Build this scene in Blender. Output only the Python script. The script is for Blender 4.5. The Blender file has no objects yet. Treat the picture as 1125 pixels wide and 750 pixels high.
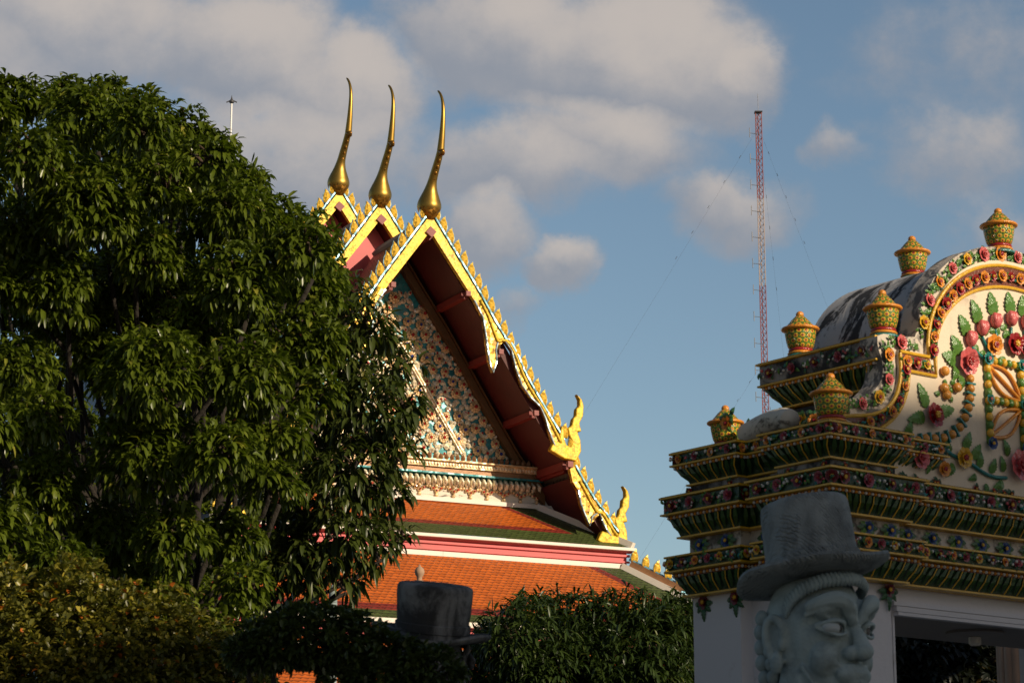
import bpy, bmesh, math, random
import numpy as np
from mathutils import Vector, Matrix, Euler, noise
R = math.radians
rng = np.random.default_rng(7)
random.seed(7)
scene = bpy.context.scene
COL = scene.collection

# ------------------------------------------------------------------ camera
PITCH = R(13.3)
cd = bpy.data.cameras.new('camera'); cam = bpy.data.objects.new('camera', cd); COL.objects.link(cam)
cd.sensor_width = 36; cd.lens = 85; cd.clip_start = 0.1; cd.clip_end = 5000
cam.location = (0, 0, 1.6); cam.rotation_euler = (R(90) + PITCH, 0, 0)
scene.camera = cam
cd.dof.use_dof = True; cd.dof.focus_distance = 42; cd.dof.aperture_fstop = 9

# ------------------------------------------------------------------ sun, sky
SUN_AZ, SUN_EL = R(129), R(22)                       # clockwise from +Y
sdir = Vector((math.sin(SUN_AZ) * math.cos(SUN_EL), math.cos(SUN_AZ) * math.cos(SUN_EL), math.sin(SUN_EL)))
sl = bpy.data.lights.new('sun', 'SUN'); sun = bpy.data.objects.new('sun', sl); COL.objects.link(sun)
sl.energy = 4.6; sl.angle = R(0.53); sl.color = (1.0, 0.83, 0.60)
sun.rotation_euler = sdir.to_track_quat('Z', 'Y').to_euler()
SKY_STRENGTH = 0.05
vs = scene.view_settings
vs.view_transform = 'Standard'; vs.look = 'None'; vs.exposure = 0.0; vs.gamma = 1.0; vs.use_curve_mapping = False

world = bpy.data.worlds.new('World'); scene.world = world; world.use_nodes = True
NT = world.node_tree; NT.nodes.clear()

class NB:
    """small helper that chains shader nodes"""
    def __init__(s, nt): s.nt = nt; s.L = nt.links
    def n(s, t, **kw):
        x = s.nt.nodes.new(t)
        for k, v in kw.items(): setattr(x, k, v)
        return x
    def set(s, sock, v):
        if isinstance(v, bpy.types.NodeSocket): s.L.new(v, sock)
        else: sock.default_value = v
    def m(s, op, a, b=0.0, c=None, clamp=False):
        x = s.n('ShaderNodeMath', operation=op, use_clamp=clamp)
        s.set(x.inputs[0], a); s.set(x.inputs[1], b)
        if c is not None: s.set(x.inputs[2], c)
        return x.outputs[0]
    def smooth(s, v, lo, hi, a=0.0, b=1.0):
        x = s.n('ShaderNodeMapRange', interpolation_type='SMOOTHSTEP')
        s.set(x.inputs[0], v); s.set(x.inputs[1], lo); s.set(x.inputs[2], hi); s.set(x.inputs[3], a); s.set(x.inputs[4], b)
        return x.outputs[0]
    def mix(s, f, a, b, blend='MIX'):
        x = s.n('ShaderNodeMix', data_type='RGBA', blend_type=blend)
        s.set(x.inputs[0], f)
        for sock, v in ((x.inputs[6], a), (x.inputs[7], b)):
            if isinstance(v, tuple) and len(v) == 3: v = (*v, 1)
            s.set(sock, v)
        return x.outputs[2]
    def noise(s, vec, scale, detail=5, rough=.55, dist=0.0, dim='3D'):
        x = s.n('ShaderNodeTexNoise', noise_dimensions=dim)
        if vec is not None: s.L.new(vec, x.inputs['Vector'])
        x.inputs['Scale'].default_value = scale; x.inputs['Detail'].default_value = detail
        x.inputs['Roughness'].default_value = rough; x.inputs['Distortion'].default_value = dist
        return x
    def comb(s, x, y, z=0.0):
        c = s.n('ShaderNodeCombineXYZ'); s.set(c.inputs[0], x); s.set(c.inputs[1], y); s.set(c.inputs[2], z); return c.outputs[0]

w = NB(NT)
skyn = w.n('ShaderNodeTexSky', sky_type='NISHITA'); skyn.sun_disc = False
skyn.sun_elevation = SUN_EL; skyn.sun_rotation = SUN_AZ; skyn.air_density = 1.0; skyn.dust_density = 1.0; skyn.ozone_density = 1.5
tc = w.n('ShaderNodeTexCoord'); sx = w.n('ShaderNodeSeparateXYZ'); NT.links.new(tc.outputs['Generated'], sx.inputs[0])
yy = w.m('MAXIMUM', sx.outputs[1], 0.08)
gx = w.m('DIVIDE', sx.outputs[0], yy); gz = w.m('DIVIDE', sx.outputs[2], yy)
# cumulus banks standing over the horizon ahead: (azimuth tangent, elevation tangent, half width, half height, weight)
CLOUDS = [(-0.1966, 0.3779, 0.0694, 0.0397, 1.152), (-0.2391, 0.3526, 0.0497, 0.0344, 0.629), (-0.1185, 0.3673, 0.0554, 0.0417, 1.257), (-0.0783, 0.3464, 0.0469, 0.0402, 1.205), (-0.1034, 0.3173, 0.0931, 0.0351, 0.89), (-0.003, 0.3715, 0.0581, 0.0406, 1.205), (0.0507, 0.3631, 0.0719, 0.0464, 1.31), (0.0943, 0.3547, 0.032, 0.0264, 1.205), (0.0365, 0.3235, 0.0603, 0.0272, 1.048), (-0.0029, 0.3112, 0.0575, 0.0271, 0.943), (-0.0088, 0.2818, 0.0251, 0.0223, 0.89), (0.0204, 0.2672, 0.0195, 0.0155, 1.048), (0.001, 0.2523, 0.0152, 0.0098, 0.524), (0.0931, 0.2968, 0.0409, 0.0225, 0.838), (0.1923, 0.3235, 0.0429, 0.0285, 0.674), (0.2044, 0.2858, 0.0316, 0.0223, 0.632), (0.1981, 0.3673, 0.0665, 0.0348, 0.32), (0.141, 0.3235, 0.0144, 0.0101, 0.524)]
nv = w.comb(gx, gz)
n1 = w.noise(nv, 13, 8, .60)
n2 = w.noise(nv, 45, 6, .6)
dx = w.m('MULTIPLY', w.m('SUBTRACT', n1.outputs[0], .5), .055)
sep = w.n('ShaderNodeSeparateColor'); NT.links.new(n1.outputs[1], sep.inputs[0])
dz = w.m('MULTIPLY', w.m('SUBTRACT', sep.outputs[1], .5), .05)
hx = w.m('ADD', gx, dx); hz = w.m('ADD', gz, dz)
field = None; upper = None
for cx, cz, rx, rz, wt in CLOUDS:
    a = w.m('MULTIPLY', w.m('SUBTRACT', hx, cx), 1 / rx); b = w.m('MULTIPLY', w.m('SUBTRACT', hz, cz), 1 / rz)
    d = w.m('SUBTRACT', 1.0, w.m('ADD', w.m('MULTIPLY', a, a), w.m('MULTIPLY', b, b)))
    d = w.m('MULTIPLY', w.m('MAXIMUM', d, -1.0), wt)
    lit = w.m('MULTIPLY', w.m('MAXIMUM', d, 0.0), w.m('ADD', w.m('ADD', w.m('MULTIPLY', b, .55), w.m('MULTIPLY', a, .22)), .25))
    field = d if field is None else w.m('MAXIMUM', field, d)
    upper = lit if upper is None else w.m('MAXIMUM', upper, lit)
field = w.m('ADD', field, w.m('MULTIPLY', w.m('SUBTRACT', n2.outputs[0], .5), .85))
field = w.m('ADD', field, w.m('MULTIPLY', w.m('SUBTRACT', n1.outputs[0], .5), .8))
dens = w.smooth(field, -.10, .80)
litf = w.smooth(w.m('ADD', upper, w.m('MULTIPLY', w.m('SUBTRACT', n2.outputs[0], .5), .35)), -.05, .55)
CK = 1.0 / SKY_STRENGTH
ccol = w.mix(litf, (.29 * CK, .305 * CK, .345 * CK), (.58 * CK, (.51) * CK, .455 * CK))
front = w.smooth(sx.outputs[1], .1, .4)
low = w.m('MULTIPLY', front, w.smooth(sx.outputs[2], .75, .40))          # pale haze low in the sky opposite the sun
skyc = w.mix(low, w.mix(1.0, skyn.outputs[0], (1.10, 1.02, .96), 'MULTIPLY'), w.mix(1.0, skyn.outputs[0], (2.14, 2.16, 2.04), 'MULTIPLY'))  # sky out of view is tinted warm, standing in for bounced light
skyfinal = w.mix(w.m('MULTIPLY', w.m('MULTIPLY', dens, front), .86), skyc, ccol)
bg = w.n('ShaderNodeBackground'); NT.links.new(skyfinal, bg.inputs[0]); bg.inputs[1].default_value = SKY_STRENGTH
wo = w.n('ShaderNodeOutputWorld'); NT.links.new(bg.outputs[0], wo.inputs[0])

# ------------------------------------------------------------------ materials
def mat(name, col, rough=.6, metal=0.0, var=.15, vscale=4.0, bump=0.0, bscale=20.0, spec=.5, dirt=None, dscale=2.0, dlo=.5, dhi=.65, uv=False):
    m = bpy.data.materials.new(name); m.use_nodes = True
    b = NB(m.node_tree); p = m.node_tree.nodes['Principled BSDF']
    t = b.n('ShaderNodeTexCoord'); vec = t.outputs['UV'] if uv else t.outputs['Object']
    nz = b.noise(vec, vscale, 6, .6)
    f = b.m('MULTIPLY_ADD', b.m('SUBTRACT', nz.outputs[0], .5), var * 2.4, 1.0)
    cc = b.mix(1.0, (*col, 1), b.comb(f, f, f), 'MULTIPLY')
    if dirt is not None:
        dn = b.noise(vec, dscale, 8, .65, .4)
        cc = b.mix(b.smooth(dn.outputs[0], dlo, dhi), cc, (*dirt, 1))
    b.L.new(cc, p.inputs['Base Color'])
    p.inputs['Roughness'].default_value = rough; p.inputs['Metallic'].default_value = metal
    p.inputs['Specular IOR Level'].default_value = spec
    if bump:
        bn = b.noise(vec, bscale, 6, .6); bp = b.n('ShaderNodeBump'); bp.inputs['Strength'].default_value = bump; bp.inputs['Distance'].default_value = .05
        b.L.new(bn.outputs[0], bp.inputs['Height']); b.L.new(bp.outputs[0], p.inputs['Normal'])
    return m

def mosaic(name, col, scale, metal=.75, rough=.3, tilt=.35, var=.35, dark=(.25, .13, .03)):
    """glass or gilded tesserae, each facet tilted a little its own way"""
    m = bpy.data.materials.new(name); m.use_nodes = True
    b = NB(m.node_tree); p = m.node_tree.nodes['Principled BSDF']
    t = b.n('ShaderNodeTexCoord')
    v = b.n('ShaderNodeTexVoronoi', feature='F1'); v.inputs['Scale'].default_value = scale; b.L.new(t.outputs['Object'], v.inputs['Vector'])
    s = b.n('ShaderNodeSeparateColor'); b.L.new(v.outputs['Color'], s.inputs[0])
    f = b.m('MULTIPLY_ADD', b.m('SUBTRACT', s.outputs[0], .5), var * 2, 1.0)
    cc = b.mix(1.0, (*col, 1), b.comb(f, f, f), 'MULTIPLY')
    dn = b.noise(t.outputs['Object'], 3.0, 6, .6)
    cc = b.mix(b.smooth(dn.outputs[0], .58, .75, 0, .6), cc, (*dark, 1))
    b.L.new(cc, p.inputs['Base Color'])
    g = b.n('ShaderNodeNewGeometry')
    vm = b.n('ShaderNodeVectorMath', operation='SUBTRACT'); b.L.new(v.outputs['Color'], vm.inputs[0]); vm.inputs[1].default_value = (.5, .5, .5)
    sc = b.n('ShaderNodeVectorMath', operation='SCALE'); b.L.new(vm.outputs[0], sc.inputs[0]); sc.inputs['Scale'].default_value = tilt
    ad = b.n('ShaderNodeVectorMath', operation='ADD'); b.L.new(g.outputs['Normal'], ad.inputs[0]); b.L.new(sc.outputs[0], ad.inputs[1])
    no = b.n('ShaderNodeVectorMath', operation='NORMALIZE'); b.L.new(ad.outputs[0], no.inputs[0])
    b.L.new(no.outputs[0], p.inputs['Normal'])
    p.inputs['Metallic'].default_value = metal; p.inputs['Roughness'].default_value = rough
    return m

def tile_mat(name, col, pu=.20, pv=.17):
    """glazed roof tiles with pointed lower ends, laid in offset rows; UV is in metres"""
    m = bpy.data.materials.new(name); m.use_nodes = True
    b = NB(m.node_tree); p = m.node_tree.nodes['Principled BSDF']
    t = b.n('ShaderNodeTexCoord'); s = b.n('ShaderNodeSeparateXYZ'); b.L.new(t.outputs['UV'], s.inputs[0])
    v = b.m('DIVIDE', s.outputs[1], pv); u = b.m('DIVIDE', s.outputs[0], pu)
    # the pointed end: the row line rises and falls across each tile
    row0 = b.m('FLOOR', v)
    uu = b.m('ADD', u, b.m('MULTIPLY', b.m('MODULO', row0, 2.0), .5))
    fu = b.m('ABSOLUTE', b.m('SUBTRACT', b.m('FRACT', uu), .5))
    fv = b.m('FRACT', v)
    e = b.m('ADD', fv, b.m('MULTIPLY', fu, .95))
    step = b.smooth(e, .86, 1.02)
    cell = b.comb(b.m('FLOOR', uu), b.m('ADD', row0, b.m('GREATER_THAN', e, 1.0)))
    wn = b.n('ShaderNodeTexWhiteNoise', noise_dimensions='2D'); b.L.new(cell, wn.inputs['Vector'])
    nz = b.noise(t.outputs['UV'], .5, 6, .6)
    f = b.m('ADD', b.m('MULTIPLY_ADD', wn.outputs[0], .30, .70), b.m('MULTIPLY_ADD', nz.outputs[0], .62, -.15))
    cc = b.mix(1.0, (*col, 1), b.comb(f, f, f), 'MULTIPLY')
    cc = b.mix(b.m('MULTIPLY', step, .55), cc, (col[0] * .25, col[1] * .25, col[2] * .25))
    b.L.new(cc, p.inputs['Base Color']); p.inputs['Roughness'].default_value = .42
    bp = b.n('ShaderNodeBump'); bp.inputs['Strength'].default_value = .8; bp.inputs['Distance'].default_value = .05
    b.L.new(b.m('SUBTRACT', b.m('MULTIPLY', fv, .6), step), bp.inputs['Height']); b.L.new(bp.outputs[0], p.inputs['Normal'])
    return m

def leaf_mat(name, cols, rough=.38, trans=.25, spec=.5):
    """leaves; every leaf carries its own tint"""
    m = bpy.data.materials.new(name); m.use_nodes = True
    b = NB(m.node_tree); p = m.node_tree.nodes['Principled BSDF']; out = m.node_tree.nodes['Material Output']
    at = b.n('ShaderNodeAttribute'); at.attribute_name = 'tint'
    r = b.n('ShaderNodeValToRGB'); b.L.new(at.outputs['Fac'], r.inputs[0])
    e = r.color_ramp.elements
    while len(e) < len(cols): e.new(.5)
    for i, (pos, c) in enumerate(cols): e[i].position = pos; e[i].color = (*c, 1)
    b.L.new(r.outputs[0], p.inputs['Base Color']); p.inputs['Roughness'].default_value = rough; p.inputs['Specular IOR Level'].default_value = spec
    tr = b.n('ShaderNodeBsdfTranslucent'); tcx = b.mix(1.0, r.outputs[0], (1.3, 1.5, .5), 'MULTIPLY'); b.L.new(tcx, tr.inputs[0])
    mx = b.n('ShaderNodeMixShader'); mx.inputs[0].default_value = trans
    b.L.new(p.outputs[0], mx.inputs[1]); b.L.new(tr.outputs[0], mx.inputs[2]); b.L.new(mx.outputs[0], out.inputs['Surface'])
    return m

def weathered(name, light, dark, scale=3.0, lo=.42, hi=.56, stretch=(1, 1, .45), rough=.85):
    """plaster blackened by mould and rain streaks"""
    m = bpy.data.materials.new(name); m.use_nodes = True
    b = NB(m.node_tree); p = m.node_tree.nodes['Principled BSDF']
    t = b.n('ShaderNodeTexCoord'); mp = b.n('ShaderNodeMapping'); mp.inputs['Scale'].default_value = stretch; b.L.new(t.outputs['Object'], mp.inputs[0])
    a = b.noise(mp.outputs[0], scale, 9, .62, .8); c = b.noise(t.outputs['Object'], 38, 8, .7)
    f = b.m('ADD', a.outputs[0], b.m('MULTIPLY', b.m('SUBTRACT', c.outputs[0], .5), .18))
    b.L.new(b.mix(b.smooth(f, lo, hi), (*light, 1), (*dark, 1)), p.inputs['Base Color'])
    p.inputs['Roughness'].default_value = rough
    bp = b.n('ShaderNodeBump'); bp.inputs['Strength'].default_value = .5; bp.inputs['Distance'].default_value = .025; b.L.new(f, bp.inputs['Height']); b.L.new(bp.outputs[0], p.inputs['Normal'])
    return m

M = {}
M['gold'] = mosaic('gold_mosaic', (.56, .35, .02), 22, .2, .45, .16, .3, (.14, .06, .01))
M['gold_scale'] = mosaic('dark_patterned_gold', (.36, .20, .024), 13, .5, .32, .25, .6, (.07, .03, .008))
M['gold_bright'] = mosaic('bright_gold_mosaic', (.62, .40, .018), 20, .2, .48, .13, .3, (.45, .26, .04))
M['fin_gold'] = mosaic('fin_gold_glass', (.78, .47, .05), 16, .25, .25, .35, .3, (.4, .2, .03))
M['fin_edge'] = mosaic('blue_fin_edge', (.15, .31, .40), 12, .1, .5, .2, .4, (.2, .2, .2))
M['gilt'] = mat('gilded_metal', (.40, .25, .055), .42, .92, .18, 5, .02, 4)
M['gilt_dark'] = mosaic('dark_gilded_scales', (.30, .14, .02), 16, .7, .35, .5)
M['blue_glass'] = mosaic('pale_blue_glass', (.16, .40, .52), 10, .2, .3, .25, .4, (.3, .3, .3))
M['silver_glass'] = mosaic('silver_mirror_glass', (.34, .45, .52), 9, .5, .25, .45, .3, (.3, .3, .3))
M['soffit'] = mat('dark_red_soffit', (.078, .006, .006), .6, 0, .3, 2.0, .15, 12)
M['purlin'] = mat('red_purlin', (.20, .022, .018), .6, 0, .2, 2.0)
M['pink'] = mat('pink_paint', (.60, .10, .105), .55, 0, .14, 1.6, dirt=(.45, .10, .09), dscale=1.5, dlo=.55, dhi=.75)
M['pink_end'] = mat('faded_pink_paint', (.28, .08, .075), .6, 0, .2, 5)
M['white_trim'] = mat('white_trim', (.80, .74, .66), .6, 0, .06, 2.0, dirt=(.45, .40, .35), dscale=2.5, dlo=.62, dhi=.8)
M['white_wall'] = mat('white_wall', (.72, .70, .67), .7, 0, .06, 1.5, .05, 30, dirt=(.5, .48, .45), dscale=1.6, dlo=.6, dhi=.85)
M['stained_white'] = weathered('stained_white_plaster', (.72, .66, .56), (.13, .11, .09), 3.0, .55, .66, (.5, 1, 2.2))
M['grey_trim'] = mat('grey_ridge', (.30, .29, .29), .7, 0, .2, 2)
M['t_orange'] = tile_mat('orange_roof_tile', (.47, .105, .014), .17, .13)
M['t_red'] = tile_mat('red_roof_tile', (.19, .024, .016), .17, .13)
M['t_green'] = tile_mat('green_roof_tile', (.055, .075, .020), .17, .13)
M['t_dark'] = tile_mat('dark_roof_tile', (.07, .06, .05))
M['beam'] = mat('brown_gilded_beam', (.17, .09, .035), .45, .3, .3, 3, .2, 16)
M['carved'] = mosaic('carved_gilt', (.74, .52, .28), 12, .2, .35, .3, .4, (.22, .09, .03))
M['carved_pale'] = mosaic('pale_gilt', (.86, .76, .56), 12, .15, .35, .3, .35, (.3, .15, .05))
M['brown'] = mat('brown_gilt_moulding', (.30, .15, .07), .45, .25, .3, 5, .2, 20)
M['turq'] = mosaic('turquoise_glass', (.03, .25, .28), 12, .1, .35, .25, .4, (.02, .10, .13))
M['ruby'] = mosaic('ruby_glass', (.42, .025, .02), 14, .1, .15, .4, .3, (.2, .01, .01))
M['sapphire'] = mosaic('sapphire_glass', (.03, .05, .30), 14, .1, .15, .4, .3, (.02, .02, .1))
M['mirror_white'] = mosaic('white_mirror', (.82, .80, .74), 14, .35, .15, .5, .2, (.5, .45, .4))
# gate
M['cream'] = mat('cream_plaster', (.76, .64, .49), .75, 0, .05, 3, .12, 40, dirt=(.40, .33, .27), dscale=2.2, dlo=.62, dhi=.80)
M['rim'] = weathered('grey_weathered_rim', (.62, .54, .45), (.14, .13, .125), 7.0, .46, .58, (1, 1, 1))
M['frieze'] = weathered('stained_frieze_plaster', (.56, .52, .47), (.13, .12, .11), 6.0, .47, .62, (1, 1, 1))
M['vault'] = weathered('blackened_plaster', (.50, .49, .49), (.03, .03, .032), 3.0, .47, .56, (.7, 2.2, .7))
M['dark_plaster'] = weathered('dark_plaster', (.33, .31, .29), (.03, .03, .03), 3.0, .40, .55, (1, 1, 1))
M['g_white'] = mat('gate_white_paint', (.66, .64, .66), .65, 0, .07, 1.2, .10, 14, dirt=(.40, .37, .36), dscale=2.6, dlo=.57, dhi=.74)
M['ceiling'] = mat('gate_ceiling_paint', (.30, .27, .25), .8, 0, .06, 1.5)
def glaze(name, col, var=.25): return mat(name, col, .22, 0, var, 18, .25, 40, .6)
M['c_yellow'] = glaze('yellow_glaze', (.70, .40, .03)); M['c_orange'] = glaze('orange_glaze', (.72, .27, .03)); M['c_red'] = glaze('red_glaze', (.32, .02, .022))
M['c_pink'] = glaze('pink_glaze', (.62, .13, .13)); M['c_green'] = glaze('green_glaze', (.095, .22, .04)); M['c_dgreen'] = glaze('dark_green_glaze', (.035, .105, .04))
M['c_maroon'] = glaze('maroon_glaze', (.16, .015, .022)); M['c_rose'] = glaze('dull_rose_glaze', (.30, .05, .075)); M['c_leafrow'] = glaze('deep_green_glaze', (.045, .10, .025)); M['c_band'] = glaze('very_dark_green_glaze', (.02, .055, .025))
M['c_blue'] = glaze('blue_glaze', (.02, .06, .22)); M['c_turq'] = glaze('turquoise_glaze', (.02, .20, .19)); M['c_brown'] = glaze('brown_glaze', (.16, .04, .015)); M['c_white'] = glaze('white_glaze', (.72, .68, .60), .1)
M['c_fruit'] = glaze('orange_fruit_glaze', (.72, .30, .045))

def cell_mat(name, ground, petal, heart, nu, nv):
    """porcelain mosaic of small round flowers in a diagonal net; UV runs 0..1 round and up the pot"""
    m = bpy.data.materials.new(name); m.use_nodes = True
    b = NB(m.node_tree); p = m.node_tree.nodes['Principled BSDF']
    t = b.n('ShaderNodeTexCoord'); s = b.n('ShaderNodeSeparateXYZ'); b.L.new(t.outputs['UV'], s.inputs[0])
    u = b.m('MULTIPLY', s.outputs[0], nu); v = b.m('MULTIPLY', s.outputs[1], nv)
    row = b.m('FLOOR', v); uu = b.m('ADD', u, b.m('MULTIPLY', b.m('MODULO', row, 2.0), .5))
    fx = b.m('SUBTRACT', b.m('FRACT', uu), .5); fy = b.m('SUBTRACT', b.m('FRACT', v), .5)
    rad = b.m('SQRT', b.m('ADD', b.m('MULTIPLY', fx, fx), b.m('MULTIPLY', b.m('MULTIPLY', fy, fy), .8)))
    ang = b.m('ARCTAN2', fy, fx)
    edge = b.m('MULTIPLY_ADD', b.m('COSINE', b.m('MULTIPLY', ang, 6.0)), .05, .40)
    fl = b.smooth(b.m('SUBTRACT', edge, rad), -.01, .05); ht = b.smooth(b.m('SUBTRACT', .17, rad), -.02, .03)
    nz = b.noise(t.outputs['Object'], 60, 3, .6)
    g = b.mix(b.smooth(nz.outputs[0], .52, .6), (*ground, 1), (ground[0] * .35, ground[1] * .45, ground[2] * .5))
    cc = b.mix(ht, b.mix(fl, g, (*petal, 1)), (*heart, 1)); b.L.new(cc, p.inputs['Base Color'])
    p.inputs['Roughness'].default_value = .25
    bp = b.n('ShaderNodeBump'); bp.inputs['Strength'].default_value = .9; bp.inputs['Distance'].default_value = .012
    b.L.new(b.m('ADD', b.m('ADD', fl, ht), b.m('MULTIPLY', nz.outputs[0], .5)), bp.inputs['Height']); b.L.new(bp.outputs[0], p.inputs['Normal'])
    return m
M['urn'] = cell_mat('urn_porcelain', (.13, .24, .035), (.72, .44, .035), (.36, .03, .05), 13, 4)
M['urn_lid'] = cell_mat('urn_lid_porcelain', (.12, .22, .035), (.70, .40, .04), (.42, .05, .05), 11, 3)
# stone, wood, plants, ground
M['stone'] = weathered('grey_green_stone', (.34, .42, .425), (.22, .275, .28), 5.0, .38, .66, (1, 1, 1), .8)
def chiselled(m, strength=.6):
    """slanting tool marks, swirling relief and pits over a stone material"""
    b = NB(m.node_tree); p = m.node_tree.nodes['Principled BSDF']; t = b.n('ShaderNodeTexCoord')
    mp = b.n('ShaderNodeMapping'); mp.inputs['Rotation'].default_value = (.3, .75, .2); b.L.new(t.outputs['Object'], mp.inputs[0])
    wv = b.n('ShaderNodeTexWave'); wv.inputs['Scale'].default_value = 22; wv.inputs['Distortion'].default_value = 5.5; wv.inputs['Detail'].default_value = 3; wv.inputs['Detail Scale'].default_value = 1.6; b.L.new(mp.outputs[0], wv.inputs['Vector'])
    msk = b.noise(t.outputs['Object'], 5.5, 4, .6); pit = b.noise(t.outputs['Object'], 70, 5, .7)
    h = b.m('ADD', b.m('MULTIPLY', wv.outputs['Fac'], b.smooth(msk.outputs[0], .44, .60)), b.m('MULTIPLY', pit.outputs[0], .7))
    bp = b.n('ShaderNodeBump'); bp.inputs['Strength'].default_value = strength; bp.inputs['Distance'].default_value = .012
    old = p.inputs['Normal'].links[0].from_socket; b.L.new(old, bp.inputs['Normal']); b.L.new(h, bp.inputs['Height']); b.L.new(bp.outputs[0], p.inputs['Normal'])
M['stone_eye'] = mat('pale_stone_eye', (.40, .45, .46), .5, 0, .1, 8)
M['stone_hat'] = weathered('grey_hat_stone', (.27, .305, .31), (.14, .16, .165), 5.0, .40, .70, (1, 1, .5), .85)
chiselled(M['stone_hat'], .9); chiselled(M['stone'], .12)
M['stone_black'] = weathered('blackened_stone', (.20, .20, .195), (.035, .035, .035), 4.0, .36, .56, (1, 1, .6), .9)
M['bark'] = mat('bark', (.022, .017, .012), .9, 0, .4, 6, .8, 14)
M['twig'] = mat('brown_twig', (.085, .055, .035), .85, 0, .3, 6, .4, 14)
M['leaf_big'] = leaf_mat('glossy_leaf', [(0, (.055, .080, .008)), (.45, (.100, .138, .012)), (.85, (.150, .185, .020)), (1, (.26, .25, .04))], .33, .27)
M['leaf_mango'] = leaf_mat('mango_leaf', [(0, (.035, .052, .01)), (.5, (.062, .085, .014)), (.9, (.095, .11, .02)), (1, (.17, .155, .035))], .36, .22)
M['leaf_low'] = leaf_mat('narrow_leaf', [(0, (.022, .042, .010)), (.5, (.040, .068, .012)), (.9, (.065, .09, .016)), (1, (.10, .12, .02))], .4, .2)
M['leaf_bush'] = leaf_mat('shrub_leaf', [(0, (.05, .06, .015)), (.45, (.13, .13, .022)), (.75, (.26, .23, .03)), (.955, (.48, .38, .05)), (1, (.50, .14, .02))], .4, .25)
M['leaf_pad'] = leaf_mat('clipped_leaf', [(0, (.04, .06, .018)), (.6, (.07, .10, .02)), (1, (.14, .15, .03))], .4, .2)
M['leaf_far'] = leaf_mat('shade_painted_leaf', [(0, (.006, .009, .004)), (.7, (.011, .015, .005)), (1, (.10, .06, .012))], .5, .2)  # near-black colours stand in for the shade beyond the gate
M['ground'] = mat('stone_paving', (.15, .14, .125), .85, 0, .2, .6, .3, 6)
M['mast_red'] = mat('red_steel', (.30, .09, .08), .5, .1, .1, .3); M['mast_white'] = mat('white_steel', (.46, .37, .34), .5, .1, .1, .3)
M['steel'] = mat('dark_steel', (.10, .10, .11), .5, .5, .1, 3); M['pole_white'] = mat('white_pole_paint', (.80, .80, .80), .4, 0, .04, 2)
M['terracotta'] = mat('tan_stone_finial', (.42, .27, .18), .8, 0, .2, 6)
M['hall_wall'] = mat('shading_hall_plaster', (.55, .50, .44), .8, 0, .1, .5); M['glass'] = mat('dark_window', (.03, .035, .04), .15, 0, .1, 1)

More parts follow.
